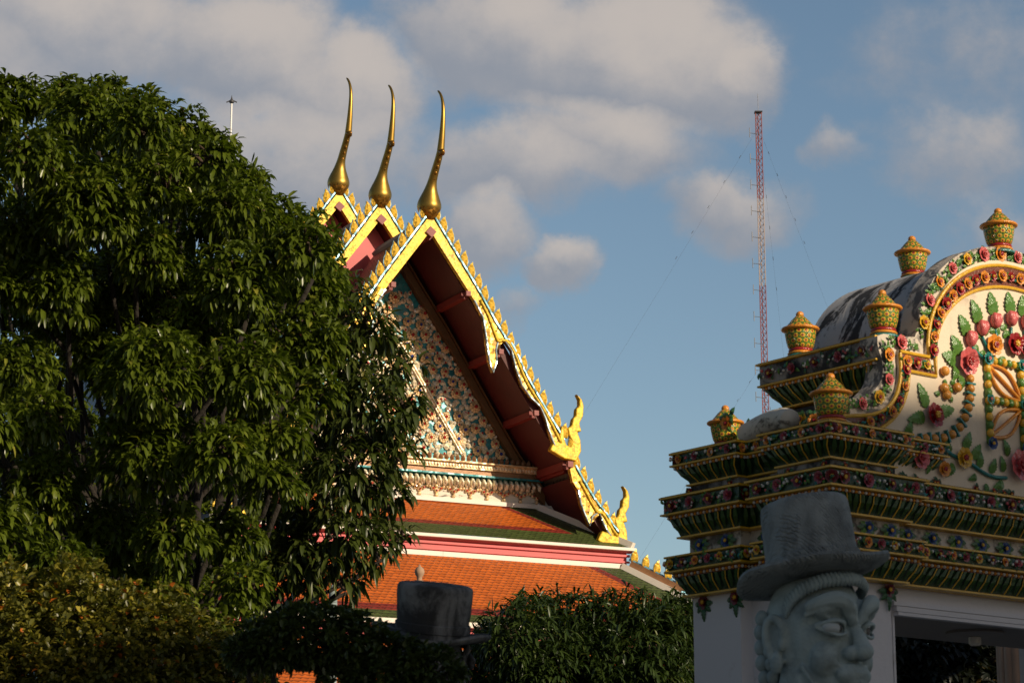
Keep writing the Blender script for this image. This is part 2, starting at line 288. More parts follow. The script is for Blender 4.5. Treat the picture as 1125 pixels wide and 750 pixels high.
# ------------------------------------------------------------------ mesh builder
class MB:
    def __init__(s): s.v = []; s.f = []; s.uv = []
    def add(s, vs, fs, uvs=None):
        o = len(s.v); s.v.extend([tuple(p) for p in vs])
        for i, f in enumerate(fs):
            s.f.append(tuple(o + k for k in f)); s.uv.append(uvs[i] if uvs else None)
        return s
    def quad(s, a, b, c, d, uv=None): return s.add([a, b, c, d], [(0, 1, 2, 3)], [uv] if uv else None)
    def box(s, c, size, mtx=None):
        x, y, z = (q / 2 for q in size)
        vs = [Vector((a * x, b * y, d * z)) for a in (-1, 1) for b in (-1, 1) for d in (-1, 1)]
        if mtx is not None: vs = [mtx @ q for q in vs]
        c = Vector(c)
        return s.add([q + c for q in vs], [(0, 1, 3, 2), (4, 6, 7, 5), (0, 4, 5, 1), (2, 3, 7, 6), (0, 2, 6, 4), (1, 5, 7, 3)])
    def bar(s, a, b, wx, wy, up=(0, 0, 1)):
        a, b = Vector(a), Vector(b); d = (b - a); L = d.length; d.normalize(); up = Vector(up)
        x = d.cross(up)
        if x.length < 1e-5: x = d.cross(Vector((0, 1, 0)))
        x.normalize(); y = x.cross(d)
        m = Matrix((x, d, y)).transposed()
        return s.box((a + b) / 2, (wx, L, wy), m)
    def prism(s, poly, y0, y1):
        """polygon in the x-z plane extruded along y (y0 is the near face)"""
        n = len(poly); vs = [(p[0], y0, p[1]) for p in poly] + [(p[0], y1, p[1]) for p in poly]
        fs = [tuple(range(n)), tuple(range(2 * n - 1, n - 1, -1))] + [(i, n + i, n + (i + 1) % n, (i + 1) % n) for i in range(n)]
        return s.add(vs, fs)
    def strip(s, A, B, y0, y1):
        """band between polylines A and B (x-z, same count) with thickness y0..y1"""
        n = len(A)
        for i in range(n - 1):
            q = [A[i], A[i + 1], B[i + 1], B[i]]
            vs = [(p[0], y0, p[1]) for p in q] + [(p[0], y1, p[1]) for p in q]
            fs = [(0, 1, 2, 3), (7, 6, 5, 4), (0, 4, 5, 1), (2, 6, 7, 3)]
            if i == 0: fs.append((3, 7, 4, 0))
            if i == n - 2: fs.append((1, 5, 6, 2))
            s.add(vs, fs)
        return s
    def tube(s, pts, rad, n=8, cap=True, sq=None):
        pts = [Vector(p) for p in pts]; k = len(pts)
        if not hasattr(rad, '__len__'): rad = [rad] * k
        rings = []; prev = None
        for i, p in enumerate(pts):
            d = (pts[min(i + 1, k - 1)] - pts[max(i - 1, 0)]).normalized()
            ref = Vector((0, 1, 0)) if abs(d.y) < .9 else Vector((1, 0, 0))
            if prev is None: x = d.cross(ref).normalized()
            else: x = (prev - d * prev.dot(d)).normalized()
            prev = x; y = d.cross(x)
            sx_, sy_ = sq if sq else (1, 1)
            rings.append([p + x * math.cos(2 * math.pi * j / n) * rad[i] * sx_ + y * math.sin(2 * math.pi * j / n) * rad[i] * sy_ for j in range(n)])
        vs = [q for r in rings for q in r]; fs = []
        for i in range(k - 1):
            for j in range(n):
                fs.append((i * n + j, i * n + (j + 1) % n, (i + 1) * n + (j + 1) % n, (i + 1) * n + j))
        if cap: fs.append(tuple(range(n - 1, -1, -1))); fs.append(tuple((k - 1) * n + j for j in range(n)))
        return s.add(vs, fs)
    def lathe(s, prof, n=32, c=(0, 0, 0), uv=False, mtx=None, vr=None):
        c = Vector(c); vs = []; fs = []; uvs = []
        L = [0]
        for i in range(1, len(prof)): L.append(L[-1] + math.hypot(prof[i][0] - prof[i - 1][0], prof[i][1] - prof[i - 1][1]))
        for r, z in prof:
            for j in range(n):
                a = 2 * math.pi * j / n; q = Vector((r * math.cos(a), r * math.sin(a), z))
                if mtx is not None: q = mtx @ q
                vs.append(q + c)
        for i in range(len(prof) - 1):
            for j in range(n):
                fs.append((i * n + j, i * n + (j + 1) % n, (i + 1) * n + (j + 1) % n, (i + 1) * n + j))
                v0, v1 = L[i] / L[-1], L[i + 1] / L[-1]
                uvs.append([(j / n, v0), ((j + 1) / n, v0), ((j + 1) / n, v1), (j / n, v1)])
        fs.append(tuple(range(n - 1, -1, -1))); uvs.append([(0, 0)] * n)
        fs.append(tuple((len(prof) - 1) * n + j for j in range(n))); uvs.append([(0, 1)] * n)
        return s.add(vs, fs, uvs)
    def ball(s, c, r, n=10, m=6, mtx=None):
        r = (r, r, r) if not hasattr(r, '__len__') else r; c = Vector(c); vs = []; fs = []
        for i in range(m + 1):
            t = math.pi * i / m
            for j in range(n):
                a = 2 * math.pi * j / n; q = Vector((r[0] * math.sin(t) * math.cos(a), r[1] * math.sin(t) * math.sin(a), r[2] * math.cos(t)))
                if mtx is not None: q = mtx @ q
                vs.append(q + c)
        for i in range(m):
            for j in range(n): fs.append((i * n + j, (i + 1) * n + j, (i + 1) * n + (j + 1) % n, i * n + (j + 1) % n))
        return s.add(vs, fs)
    def mesh(s, name, m, smooth=False):
        me = bpy.data.meshes.new(name); me.from_pydata(s.v, [], s.f)
        if any(u is not None for u in s.uv):
            ul = me.uv_layers.new(name='UVMap'); k = 0
            for f, u in zip(s.f, s.uv):
                for j in range(len(f)):
                    ul.data[k].uv = u[j] if u else (0, 0); k += 1
        for q in (m if isinstance(m, (list, tuple)) else [m]): me.materials.append(q)
        bm = bmesh.new(); bm.from_mesh(me)
        bmesh.ops.remove_doubles(bm, verts=bm.verts, dist=1e-5); bmesh.ops.recalc_face_normals(bm, faces=bm.faces)
        bm.to_mesh(me); bm.free()
        if smooth:
            me.polygons.foreach_set('use_smooth', [True] * len(me.polygons))
            if smooth is not True: me.set_sharp_from_angle(angle=R(smooth))
        me.update(); return me
    def build(s, name, m, parent=None, smooth=False): return link(name, s.mesh(name, m, smooth), parent)

def link(name, me, parent=None):
    o = bpy.data.objects.new(name, me); COL.objects.link(o)
    if parent is not None: o.parent = parent
    return o
def thing(name, label, cat, loc=(0, 0, 0), rz=0, group=None):
    o = bpy.data.objects.new(name, None); COL.objects.link(o); o.location = loc; o.rotation_euler = (0, 0, rz); o.empty_display_size = .2
    tag(o, label, cat, group); return o
def tag(o, label=None, cat=None, group=None, kind=None):
    for k, v in (('label', label), ('category', cat), ('group', group), ('kind', kind)):
        if v: o[k] = v
    return o
def put(name, me, parent, loc, rot=(0, 0, 0), sc=1.0):
    o = link(name, me, parent); o.location = loc; o.rotation_euler = rot; o.scale = (sc, sc, sc) if not hasattr(sc, '__len__') else sc
    return o
def resample(pts, step):
    """evenly spaced points with their tangents along a polyline"""
    P = [Vector((*p, 0)) if len(p) == 2 else Vector(p) for p in pts]; out = []; carry = step / 2
    for a, b in zip(P, P[1:]):
        L = (b - a).length
        if L < 1e-9: continue
        t = carry
        while t < L: out.append((a.lerp(b, t / L), (b - a).normalized())); t += step
        carry = t - L
    return out
def smoothline(pts, it=2):
    """Chaikin corner cutting, ends kept"""
    P = [tuple(p) for p in pts]
    for _ in range(it):
        Q = [P[0]]
        for a, b in zip(P, P[1:]):
            Q.append(tuple(.75 * x + .25 * y for x, y in zip(a, b))); Q.append(tuple(.25 * x + .75 * y for x, y in zip(a, b)))
        Q.append(P[-1]); P = Q
    return P
mirror = lambda P: [(-p[0], p[1]) for p in P]

# ------------------------------------------------------------------ ground
g = MB(); g.quad((-2500, -2500, 0), (2500, -2500, 0), (2500, 2500, 0), (-2500, 2500, 0))
tag(g.build('ground', M['ground']), kind='structure')
# ------------------------------------------------------------------ temple hall (local x along the gable, y into the building, z up)
temple = thing('temple_hall', 'ornate hall with gold edged gables, three tall spires and orange tiled front roofs', 'temple', (-2.14961, 60, 0), R(26))
OUT1 = [(0, 19.12), (.62, 18.22), (1.28, 17.3), (2.01, 16.16), (2.72, 15.06), (3.38, 14.06), (3.9, 13.42), (4.18, 13.12)]
OUT2 = [(4.05, 12.92), (4.56, 12.17), (5.01, 11.58), (5.42, 11.08), (5.66, 10.86)]
drop = lambda P, d: [(x, z - d) for x, z in P]
def slope_sheet(P, y0, y1, uvflip=False):
    """tiled slope following profile P from y0 to y1; UV in metres"""
    m = MB(); L = 0
    for a, b in zip(P, P[1:]):
        l = math.hypot(b[0] - a[0], b[1] - a[1])
        m.quad((a[0], y0, a[1]), (a[0], y1, a[1]), (b[0], y1, b[1]), (b[0], y0, b[1]), [(y0, -L), (y1, -L), (y1, -L - l), (y0, -L - l)]); L += l
    return m
def sheets(name, P, y0, y1, m, parent, both=True):
    o = slope_sheet(P, y0, y1).build(name, m, parent); slope_sheet(mirror(P), y0, y1).build(name, m, parent)
    return o
SECT = [(0.0, 0.07, 3.42), (1.19, 3.36, 6.5), (2.37, 6.42, 34.0)]      # raise of the ridge, front, back
GAB_K = [0.0, -3.29, -6.35]
for dz, y0, y1 in SECT:
    up = lambda P: [(x, z + dz) for x, z in P]
    roof = sheets('roof', drop(up(OUT1), .10), y0, y1, M['t_dark'], temple)
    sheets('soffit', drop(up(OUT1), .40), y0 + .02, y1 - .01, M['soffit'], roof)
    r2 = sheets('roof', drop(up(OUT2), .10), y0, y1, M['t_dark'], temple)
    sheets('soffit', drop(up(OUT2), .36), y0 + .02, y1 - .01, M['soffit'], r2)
    cap = MB(); cap.prism([(-.16, 18.93 + dz), (0, 19.13 + dz), (.16, 18.93 + dz), (.10, 18.84 + dz), (-.10, 18.84 + dz)], y0 + .1, y1)
    cap.build('ridge_cap', M['grey_trim'], roof)
    for P_ in (OUT1, OUT2):
        for s in (-1, 1):
            A_ = drop(up(P_), -.04); B_ = drop(up(P_), .41 if P_ is OUT1 else .37)
            if s < 0: A_, B_ = mirror(A_), mirror(B_)
            eb = MB(); eb.strip(A_, B_, y0 - .03, y0 + .035); eb.build('eave_board', M['soffit'], roof)
    # riser between the upper and the lower tier, both sides
    for s in (-1, 1):
        rs = MB(); rs.box((s * 4.02, (y0 + y1) / 2 + .05, 12.90 + dz), (.10, y1 - y0 - .12, .34)); rs.box((s * 4.12, (y0 + y1) / 2 + .05, 13.02 + dz), (.12, y1 - y0 - .12, .08))
        rs.build('eave_fascia', M['purlin'], roof)
# bargeboards: traced once for the front gable, raised copies for the two behind
IN1 = [(0, 18.68), (1.02, 17.30), (1.25, 16.98), (1.50, 16.55), (1.58, 16.10), (1.63, 15.71), (1.70, 15.36), (1.79, 15.13), (1.89, 15.42), (1.87, 15.72), (1.93, 15.98), (2.12, 16.0), (2.32, 15.76), (2.44, 15.30), (2.62, 14.86), (2.88, 14.56), (3.14, 14.36), (3.30, 14.05), (3.40, 13.72), (3.56, 13.36)]
OT1 = [(0, 19.12), (1.28, 17.3), (1.46, 17.02), (1.66, 16.70), (1.78, 16.5), (1.86, 16.38), (1.92, 16.30), (1.97, 16.22), (2.02, 16.15), (2.06, 16.1), (2.12, 16.0), (2.22, 16.00), (2.48, 15.58), (2.66, 15.20), (2.84, 14.90), (3.04, 14.60), (3.24, 14.30), (3.46, 13.98), (3.62, 13.76), (3.80, 13.48)]
IN2 = [(4.02, 12.80), (4.10, 12.45), (4.25, 12.25), (4.33, 11.90), (4.45, 11.62), (4.58, 11.35), (4.66, 11.60), (4.85, 11.72), (4.98, 11.45), (5.06, 11.30), (5.20, 11.12)]
OT2 = [(4.14, 12.86), (4.35, 12.52), (4.52, 12.26), (4.68, 12.04), (4.80, 11.90), (4.88, 11.82), (4.94, 11.76), (5.02, 11.68), (5.20, 11.42), (5.32, 11.28), (5.45, 11.14)]
NAGA = [(4.20, 14.79), (4.35, 14.66), (4.41, 14.50), (4.39, 14.21), (4.28, 14.01), (4.34, 13.80), (4.22, 13.78), (4.31, 13.56), (4.33, 13.28), (4.18, 13.00), (3.83, 13.04), (3.41, 13.23), (3.55, 13.50), (3.73, 13.46), (3.69, 13.63), (3.76, 13.92), (3.83, 13.78), (3.84, 13.56), (3.90, 13.40), (4.02, 13.38), (4.07, 13.50), (3.98, 13.66), (3.93, 13.85), (4.05, 13.93), (4.09, 14.12), (4.17, 14.20), (4.19, 14.39), (4.28, 14.48), (4.28, 14.64)]
def fin_mesh():
    m = MB()
    P = [(-.11, 0), (-.145, .12), (-.13, .25), (-.07, .36), (.0, .45), (.025, .36), (.085, .26), (.115, .13), (.10, 0)]
    n = len(P)
    # bellied blade: thicker in the middle than at its rim
    vs = [(p[0], -.035, p[1]) for p in P] + [(p[0], .035, p[1]) for p in P] + [(-.01, -.085, .17), (-.01, .085, .17)]
    fs = [(i, (i + 1) % n, 2 * n) for i in range(n)] + [(n + (i + 1) % n, n + i, 2 * n + 1) for i in range(n)] + [(i, n + i, n + (i + 1) % n, (i + 1) % n) for i in range(n)]
    m.add(vs, fs); k = len(m.f)
    q = [(p[0] * 1.16 + .008, p[1] * 1.07 - .01) for p in P]; m.prism(q, -.014, .014)
    me = m.mesh('roof_fin', [M['fin_gold'], M['fin_edge']])
    me.polygons.foreach_set('material_index', [0 if i < k else 1 for i in range(len(me.polygons))]); return me
FIN = fin_mesh()
FINB = MB().box((0, 0, .05), (.10, .07, .26)).mesh('fin_bracket', M['silver_glass'])
def fins(board, P, y, s, skip=0, every=.345, upto=99, sc=.88):
    k = 0
    for p, t in resample(P, every):
        k += 1
        if k <= skip or k > upto: continue
        lean = math.atan2(t.y, t.x)                              # falls away from the ridge
        put('fin', FIN, board, (s * p.x, y, p.y - .03), (0, s * (-(lean) * .25 - .10), 0), (s * sc, sc, sc))
def board(A, B, y0, s, mgold):
    m = MB(); A2 = A if s > 0 else mirror(A); B2 = B if s > 0 else mirror(B)
    ks = 2 if len(A) > 12 else 1
    m.strip(A2[:ks + 1], B2[:ks + 1], y0, y0 + .14); b = m.build('bargeboard', mgold, temple)
    m = MB(); m.strip(A2[ks:], B2[ks:], y0 - .01, y0 + .14); m.build('serpent_edge', M['gold_scale'], b)
    r_ = MB(); mid = [((3 * p[0] + q[0]) / 4, y0 - .02, (3 * p[1] + q[1]) / 4) for p, q in zip(A2[ks:], B2[ks:])]; r_.tube(smoothline(mid, 1), .045, 6); r_.build('serpent_ridge', M['gold_bright'], b, True)
    t = MB(); off = [(x + .03 * s, z + .035) for x, z in A2]
    t.strip(off, [(x + .03 * s, z + .03) for x, z in off], y0 - .02, y0 + .12); t.build('blue_glass_edging', M['blue_glass'], b)
    e = MB(); e.tube([(p[0], y0 - .015, p[1]) for p in B2[2:]], .028, 6); e.build('mirror_edging', M['silver_glass'], b)
    return b
def naga(y, s, ox=0, oz=0, sc=1.0):
    P = [((p[0] - 4.2) * sc + 4.2 + ox, (p[1] - 13) * sc + 13 + oz) for p in NAGA]
    P = P if s > 0 else mirror(P)
    n = len(P); cx = sum(p[0] for p in P) / n
    m = MB(); m.prism(P, y - .03, y + .15); o = m.build('naga_finial', M['gold_bright'], temple)
    bev = o.modifiers.new('bevel', 'BEVEL'); bev.width = .035; bev.segments = 2; bev.limit_method = 'ANGLE'
    return o
BOARDS = []
for gi, (dz, k) in enumerate(zip((0, 1.19, 2.37), GAB_K)):
    y = -k - .12
    up = lambda P: [(x, z + dz) for x, z in P]
    for s in (1, -1):
        b = board(up(OT1), up(IN1), y, s, M['gold_bright'] if s < 0 or gi else M['gold'])
        edge = [(x + .07, z + .07) for x, z in up(OUT1)]
        if gi == 0: fins(b, edge, y + .04, s, 0)
        else: fins(b, edge, y + .04, s, 0, upto=(11 if s < 0 else 4))
        naga(y, s, 0, dz)
        if gi == 0:
            b2 = board(OT2, IN2, y + .03, s, M['gold'])
            fins(b2, [(x + .06, z + .07) for x, z in OUT2[:-1]], y + .07, s, every=.36)
            naga(y + .03, s, 1.36, -2.24, .96)
    # purlins run back under the soffit from the boards, their pink ends showing
    if gi == 0:
        for (pu, pz, sz) in ((1.05, 17.12, .17), (1.99, 15.68, .17), (3.0, 14.16, .17), (3.98, 12.90, .20)):
            for s in (1, -1):
                p = MB(); p.box((s * pu, 1.0, pz), (sz, 1.9, sz)); po = p.build('purlin', M['purlin'], temple)
                e = MB(); e.box((s * pu, -.16, pz), (sz * .75, .10, sz * .75)); e.build('purlin_end', M['pink_end'], po)
    p = MB(); p.box((0, y + .95, 18.60 + dz), (.22, 1.8 if gi == 0 else .6, .22), Matrix.Rotation(R(45), 3, 'Y')); po = p.build('purlin', M['purlin'], temple)
    p = MB(); p.box((0, y - .035, 18.64 + dz), (.21, .05, .21), Matrix.Rotation(R(38), 3, 'Y')); p.build('purlin_end', M['pink_end'], po)
    # spire: a horned bird's neck rising from a swelling bulb, leaning out over the gable
    Y0 = -k - .02
    CH = [(0, 18.98, .13), (0, 19.12, .22), (0, 19.28, .315), (.01, 19.43, .315), (.05, 19.60, .245), (.10, 19.78, .165), (.19, 19.98, .115), (.33, 20.18, .105), (.49, 20.38, .095), (.62, 20.56, .09), (.69, 20.68, .085)]
    NK = [(.70, 20.66, .10), (.74, 20.85, .09), (.79, 21.1, .078), (.83, 21.4, .065), (.85, 21.65, .054), (.83, 21.88, .045), (.76, 22.06, .038), (.66, 22.21, .034), (.55, 22.31, .030), (.49, 22.35, .012)]
    c = MB(); cs = smoothline(CH, 2); c.tube([(0, Y0 - a, z + dz) for a, z, r in cs], [r for a, z, r in cs], 14)
    ch = c.build('chofah_spire', M['gilt'], temple, True)
    nk = MB(); ns = smoothline(NK, 2); nk.tube([(0, Y0 - a, z + dz) for a, z, r in ns], [r for a, z, r in ns], 10); nk.build('horn', M['gilt'], ch, True)
    bk = MB(); bk.ball((0, Y0 - .80, 20.60 + dz), (.06, .11, .085)); bk.tube([(0, Y0 - .70, 20.66 + dz), (0, Y0 - .84, 20.55 + dz), (0, Y0 - .93, 20.58 + dz)], [.09, .06, .015], 8)
    for q in range(5):
        t = q / 4; bk.ball((0, Y0 - .27 - .42 * t, 20.02 + .55 * t + dz), (.055, .08, .07))
    bk.build('beak_crest', M['gilt_dark'], ch, True)
    lo = MB(); lo.lathe([(.15, 0), (.225, .12), (.285, .24), (.305, .29), (.30, .32)], 18, (0, Y0, 18.99 + dz)); lo.build('scaled_foot', M['gilt_dark'], ch, True)
# pink gable walls of the two upper gables
for dz, y in ((1.19, 3.75), (2.37, 6.82)):
    m = MB(); P = drop([(x, z + dz) for x, z in OUT1], .42); m.prism([(-x, z) for x, z in reversed(P[1:])] + P, y, y + .1); m.build('gable_wall', M['pink'], temple)
# carved pediment of the front gable
PY = 1.86
P = drop(OUT1, .42)
m = MB(); m.prism([(-x, z) for x, z in reversed(P[1:])] + P + [(4.15, 12.1), (-4.15, 12.1)], PY, PY + .15); ped = m.build('pediment', M['turq'], temple)
for s in (1, -1):
    A = drop(OUT1, .72); B = drop(OUT1, 1.04)
    A2, B2 = (A, B) if s > 0 else (mirror(A), mirror(B))
    m = MB(); m.strip(A2, B2, PY - .20, PY + .02); m.strip([(x, z + .04) for x, z in A2], [(x, z + .10) for x, z in A2], PY - .26, PY + .02); m.build('raking_beam', M['beam'], temple)
    # lattice bars of the inner triangle
    m = MB(); a, b = Vector((s * -.02, PY - .07, 16.10)), Vector((s * 1.80, PY - .07, 13.34)); m.bar(a, b, .13, .10); m.build('inner_rib', M['carved_pale'], ped)
    b2 = MB(); d = (b - a).normalized()
    for q in range(34):
        c0 = a.lerp(b, (q + .5) / 34) + Vector((0, -.06, 0)); b2.ball(c0, (.065, .03, .03), 6, 4, Matrix.Rotation(-math.atan2(d.z, d.x) , 3, 'Y'))
    b2.build('rib_beads', M['carved'], ped)
# inside-of-pediment test
def hw(z):                                     # half width of the panel at height z
    for a, b in zip(P, P[1:]):
        if b[1] <= z <= a[1]: return a[0] + (b[0] - a[0]) * (a[1] - z) / (a[1] - b[1]) - .45
    return 0
ros = MB()
for q in range(10):
    a = 2 * math.pi * q / 10; ros.ball((.105 * math.cos(a), -.02, .105 * math.sin(a)), (.042, .035, .042), 6, 4)
for q in range(6):
    a = 2 * math.pi * (q + .5) / 6; ros.ball((.055 * math.cos(a), -.05, .055 * math.sin(a)), (.034, .03, .034), 6, 4)
ROS = ros.mesh('rosette', M['carved'])
ROSC = MB().ball((0, -.085, 0), (.042, .03, .042), 8, 5).mesh('rosette_heart', M['ruby'])
ROSB = MB().ball((0, -.085, 0), (.042, .03, .042), 8, 5).mesh('rosette_heart', M['sapphire'])
def flame(m, x, z, ang, L, W, y):
    ca, sa = math.cos(ang), math.sin(ang); T = lambda a, b, d: (x + a * ca - b * sa, y - d, z + a * sa + b * ca)
    pr = [(0, 0), (.22, .42), (.5, .5), (.78, .30), (1, 0), (.78, -.30), (.5, -.5), (.22, -.42)]
    vs = [T(a * L, b * W, 0) for a, b in pr] + [T(.45 * L, 0, .06)]
    m.add(vs, [(i, (i + 1) % 8, 8) for i in range(8)])
leafm = MB(); eyes = MB(); reds = MB()
rr = random.Random(3)
spots = []
row = 0; z = 13.40
while z < 17.6:
    h = hw(z)
    n = int(h / .37)
    for q in range(-n, n + 1):
        x = q * .37 + (.185 if row % 2 else 0)
        if abs(x) > h: continue
        onrib = abs(abs(x) - max(0, (16.10 - z) / 1.517)) < .07
        if onrib: continue
        spots.append((x, z))
    z += .30; row += 1
kept = 0
for i, (x, z) in enumerate(spots):
    jx, jz = x + rr.uniform(-.05, .05), z + rr.uniform(-.04, .04)
    if (x > -.9 and kept < 90) and rr.random() < .62:
        o = put('rosette', ROS, ped, (jx, PY - .03, jz), (0, rr.random(), 0), rr.uniform(.9, 1.2)); put('rosette_heart', ROSC if rr.random() < .75 else ROSB, o, (0, 0, 0)); kept += 1
    else:
        a0 = rr.uniform(0, 6)
        for q in range(3): flame(leafm, jx, jz, a0 + q * 2.1, .22, .15, PY - .03)
        (eyes if rr.random() < .6 else reds).ball((jx, PY - .09, jz), (.045, .03, .045), 6, 4)
    for q in range(4):
        a = q * 1.571 + rr.uniform(-.4, .4) + .78; L = rr.uniform(.14, .22)
        px, pz = jx + math.cos(a) * .15, jz + math.sin(a) * .13
        if abs(px) < hw(pz) + .15: 
            flame(leafm, px, pz, a + rr.uniform(-.5, .5), L, L * .62, PY - .02)
            if rr.random() < .55: eyes.ball((px + math.cos(a) * L * .4, PY - .075, pz + math.sin(a) * L * .4), (.028, .02, .034), 6, 4)
            elif rr.random() < .4: reds.ball((px + math.cos(a) * L * .4, PY - .075, pz + math.sin(a) * L * .4), (.028, .02, .034), 6, 4)
lv = leafm.build('carved_foliage', M['carved_pale'], ped); eyes.build('mirror_inlay', M['mirror_white'], lv); reds.build('ruby_inlay', M['ruby'], lv)
# mouldings under the pediment
m = MB(); m.box((0, PY - .14, 12.97), (8.2, .30, .15)); m.box((0, PY - .20, 13.06), (8.2, .36, .035)); bm_ = m.build('base_moulding', M['carved'], temple)
m = MB(); m.box((0, PY - .10, 12.825), (8.2, .24, .13)); m.build('lower_moulding', M['brown'], bm_)
m = MB(); m.box((0, PY - .14, 12.735), (8.2, .30, .045)); m.build('turquoise_line', M['turq'], bm_)
m = MB()
for q in range(-25, 26): flame(m, q * .16, 13.08, R(90), .19, .13, PY - .24)
m.build('lotus_cresting', M['brown'], bm_)
m = MB()
for q in range(-48, 49): m.ball((q * .085, PY - .30, 12.965), (.03, .02, .045), 6, 4)
m.build('bead_row', M['carved_pale'], bm_)
m = MB(); m2 = MB(); m3 = MB()
for q in range(-25, 26):
    x = q * .16
    m.ball((x, PY - .13, 12.56), (.062, .10, .15), 8, 6); m.tube([(x - .05, PY - .18, 12.68), (x, PY - .25, 12.56), (x + .04, PY - .19, 12.43)], [.03, .045, .01], 6)
hang = m.build('petal_fringe', M['carved_pale'], temple, True)
for q in range(-8, 9):
    x = q * .485 + .1
    for a, b, r in ((0, 0, .07), (-.11, .05, .055), (.11, .05, .055), (0, -.12, .055), (-.2, .1, .045), (.2, .1, .045), (0, .12, .05)): m2.ball((x + a, PY - .10, 12.30 + b), (r, .05, r), 8, 5)
    for a, b in ((0, 0), (-.11, .05), (.11, .05)): m3.ball((x + a, PY - .155, 12.30 + b), (.03, .02, .03), 6, 4)
dp = m2.build('flower_pendants', M['carved'], temple, True); m3.build('pendant_jewels', M['ruby'], dp)
m = MB(); m.box((0, PY + .02, 12.27), (9.0, .16, .36)); m.build('stained_frieze', M['stained_white'], temple)
m = MB(); m.box((0, PY - .06, 12.055), (9.2, .3, .11)); m.build('white_ledge', M['white_trim'], temple)
m = MB()
for s in (-1, 1):
    m.prism([(s * 4.10, 13.2), (s * 4.10, 11.8), (s * 5.2, 11.0), (s * 5.0, 11.3), (s * 4.2, 12.55)], PY + .04, PY + .14)
m.build('lower_gable_wall', M['soffit'], temple)

# front skirt roofs: orange field, red line, green border
def skirt(y0, z0, y1, z1, e0, e1, so, sr, gm, rm):
    """roof sloping from (y0,z0) to (y1,z1); half width e0 at the top, e1 at the eave"""
    L = math.hypot(y1 - y0, z1 - z0); parts = {'t_orange': MB(), 't_red': MB(), 't_green': MB()}
    V = lambda u, s: (u, y0 + (y1 - y0) * s, z0 + (z1 - z0) * s)
    E = lambda s: e0 + (e1 - e0) * s
    ss = sorted({0, .12, .24, .36, .48, so, sr, 1.0})
    for a, b in zip(ss, ss[1:]):
        mid = (a + b) / 2
        cols = [(-1, 0), (-1, gm), (-1, rm), (1, rm), (1, gm), (1, 0)]
        for i in range(5):
            (s1, o1), (s2, o2) = cols[i], cols[i + 1]
            q = [(s1 * (E(a) - o1), a), (s2 * (E(a) - o2), a), (s2 * (E(b) - o2), b), (s1 * (E(b) - o1), b)]
            key = 't_green' if i in (0, 4) or mid > sr else 't_red' if i in (1, 3) or mid > so else 't_orange'
            parts[key].quad(*[V(*p) for p in q], [(p[0], -p[1] * L) for p in q])
    return parts, V, E
def skirt_roof(args, ridge=True, ridge_r=.085):
    parts, V, E = skirt(*args)
    o = parts['t_orange'].build('front_roof', M['t_orange'], temple)
    parts['t_red'].build('red_tile_line', M['t_red'], o); parts['t_green'].build('green_tile_border', M['t_green'], o)
    for s in (-1, 1):
        m = MB(); a, b = Vector(V(s * E(0), 0)), Vector(V(s * E(1), 1)); m.bar(a + Vector((0, 0, .05)), b + Vector((0, 0, .05)), .20, .16); m.build('white_ridge', M['white_trim'], o)
    return o, V, E
r1, V1, E1 = skirt_roof((PY - .1, 12.02, -.34, 10.82, 4.02, 5.72, .62, .72, .95, 1.18))
m = MB(); m.box((0, -.36, 10.755), (11.5, .20, .075)); m.build('eave_edge', M['white_trim'], r1)
m = MB(); m.box((0, -.16, 10.53), (11.16, .14, .37)); m.box((0, -.25, 10.60), (11.3, .08, .06)); m.box((0, -.25, 10.44), (11.3, .06, .05)); m.box((0, -.27, 10.695), (11.4, .12, .045)); m.build('pink_fascia', M['pink'], temple)
m = MB(); m.box((0, -.30, 10.305), (10.9, .20, .12)); m.build('roof_flashing', M['white_trim'], temple)
r2, V2, E2 = skirt_roof((-.38, 10.26, -2.95, 8.30, 5.38, 8.05, .79, .88, .78, 1.08))
m = MB(); m.box((0, -2.97, 8.235), (16.2, .2, .12)); m.build('eave_edge', M['white_trim'], r2)
m = MB(); m.box((0, -2.74, 8.02), (15.8, .14, .31)); m.box((0, -2.83, 8.08), (15.9, .08, .06)); m.build('pink_fascia', M['pink'], temple)
m = MB(); m.box((0, -2.90, 7.82), (15.9, .2, .08)); m.build('roof_flashing', M['white_trim'], temple)
r3, V3, E3 = skirt_roof((-2.98, 7.80, -5.4, 5.95, 8.0, 10.4, .79, .88, .78, 1.08))
# hip ends: the skirts go back along the flanks; a gold-finned edge rides each hip of the middle skirt
for (V, E, zz, yb) in ((V2, E2, 0, 33.0), (V3, E3, 0, 33.0)):
    for s in (-1, 1):
        m = MB(); a, b = V(s * E(0), 0), V(s * E(1), 1)
        m.quad(a, (a[0], yb, a[2]), (b[0], yb, b[2]), b, [(a[1], 0), (yb, 0), (yb, -3.2), (b[1], -3.2)]); m.build('flank_roof', M['t_green'], temple)
for s in (-1, 1):
    a = Vector(V2(s * E2(0), 0)) + Vector((s * .22, .02, .06)); b = Vector(V2(s * E2(.40), .40)) + Vector((s * .22, .02, .06))
    m = MB(); m.bar(a, b, .16, .30); bd = m.build('hip_board', M['brown'], temple)
    m = MB(); m.bar(a + Vector((0, 0, .18)), b + Vector((0, 0, .18)), .10, .06); m.build('blue_glass_edging', M['blue_glass'], bd)
    for q in range(5):
        p = a.lerp(b, (q + .4) / 5); put('fin', FIN, bd, p + Vector((0, 0, .18)), (0, s * .2, 0), (s * .8, .8, .75))
    m = MB(); m.bar(b + Vector((-.2 * s, 0, -.12)), b + Vector((.22 * s, -.05, -.10)), .34, .36); m.build('hip_end', M['blue_glass'], bd)
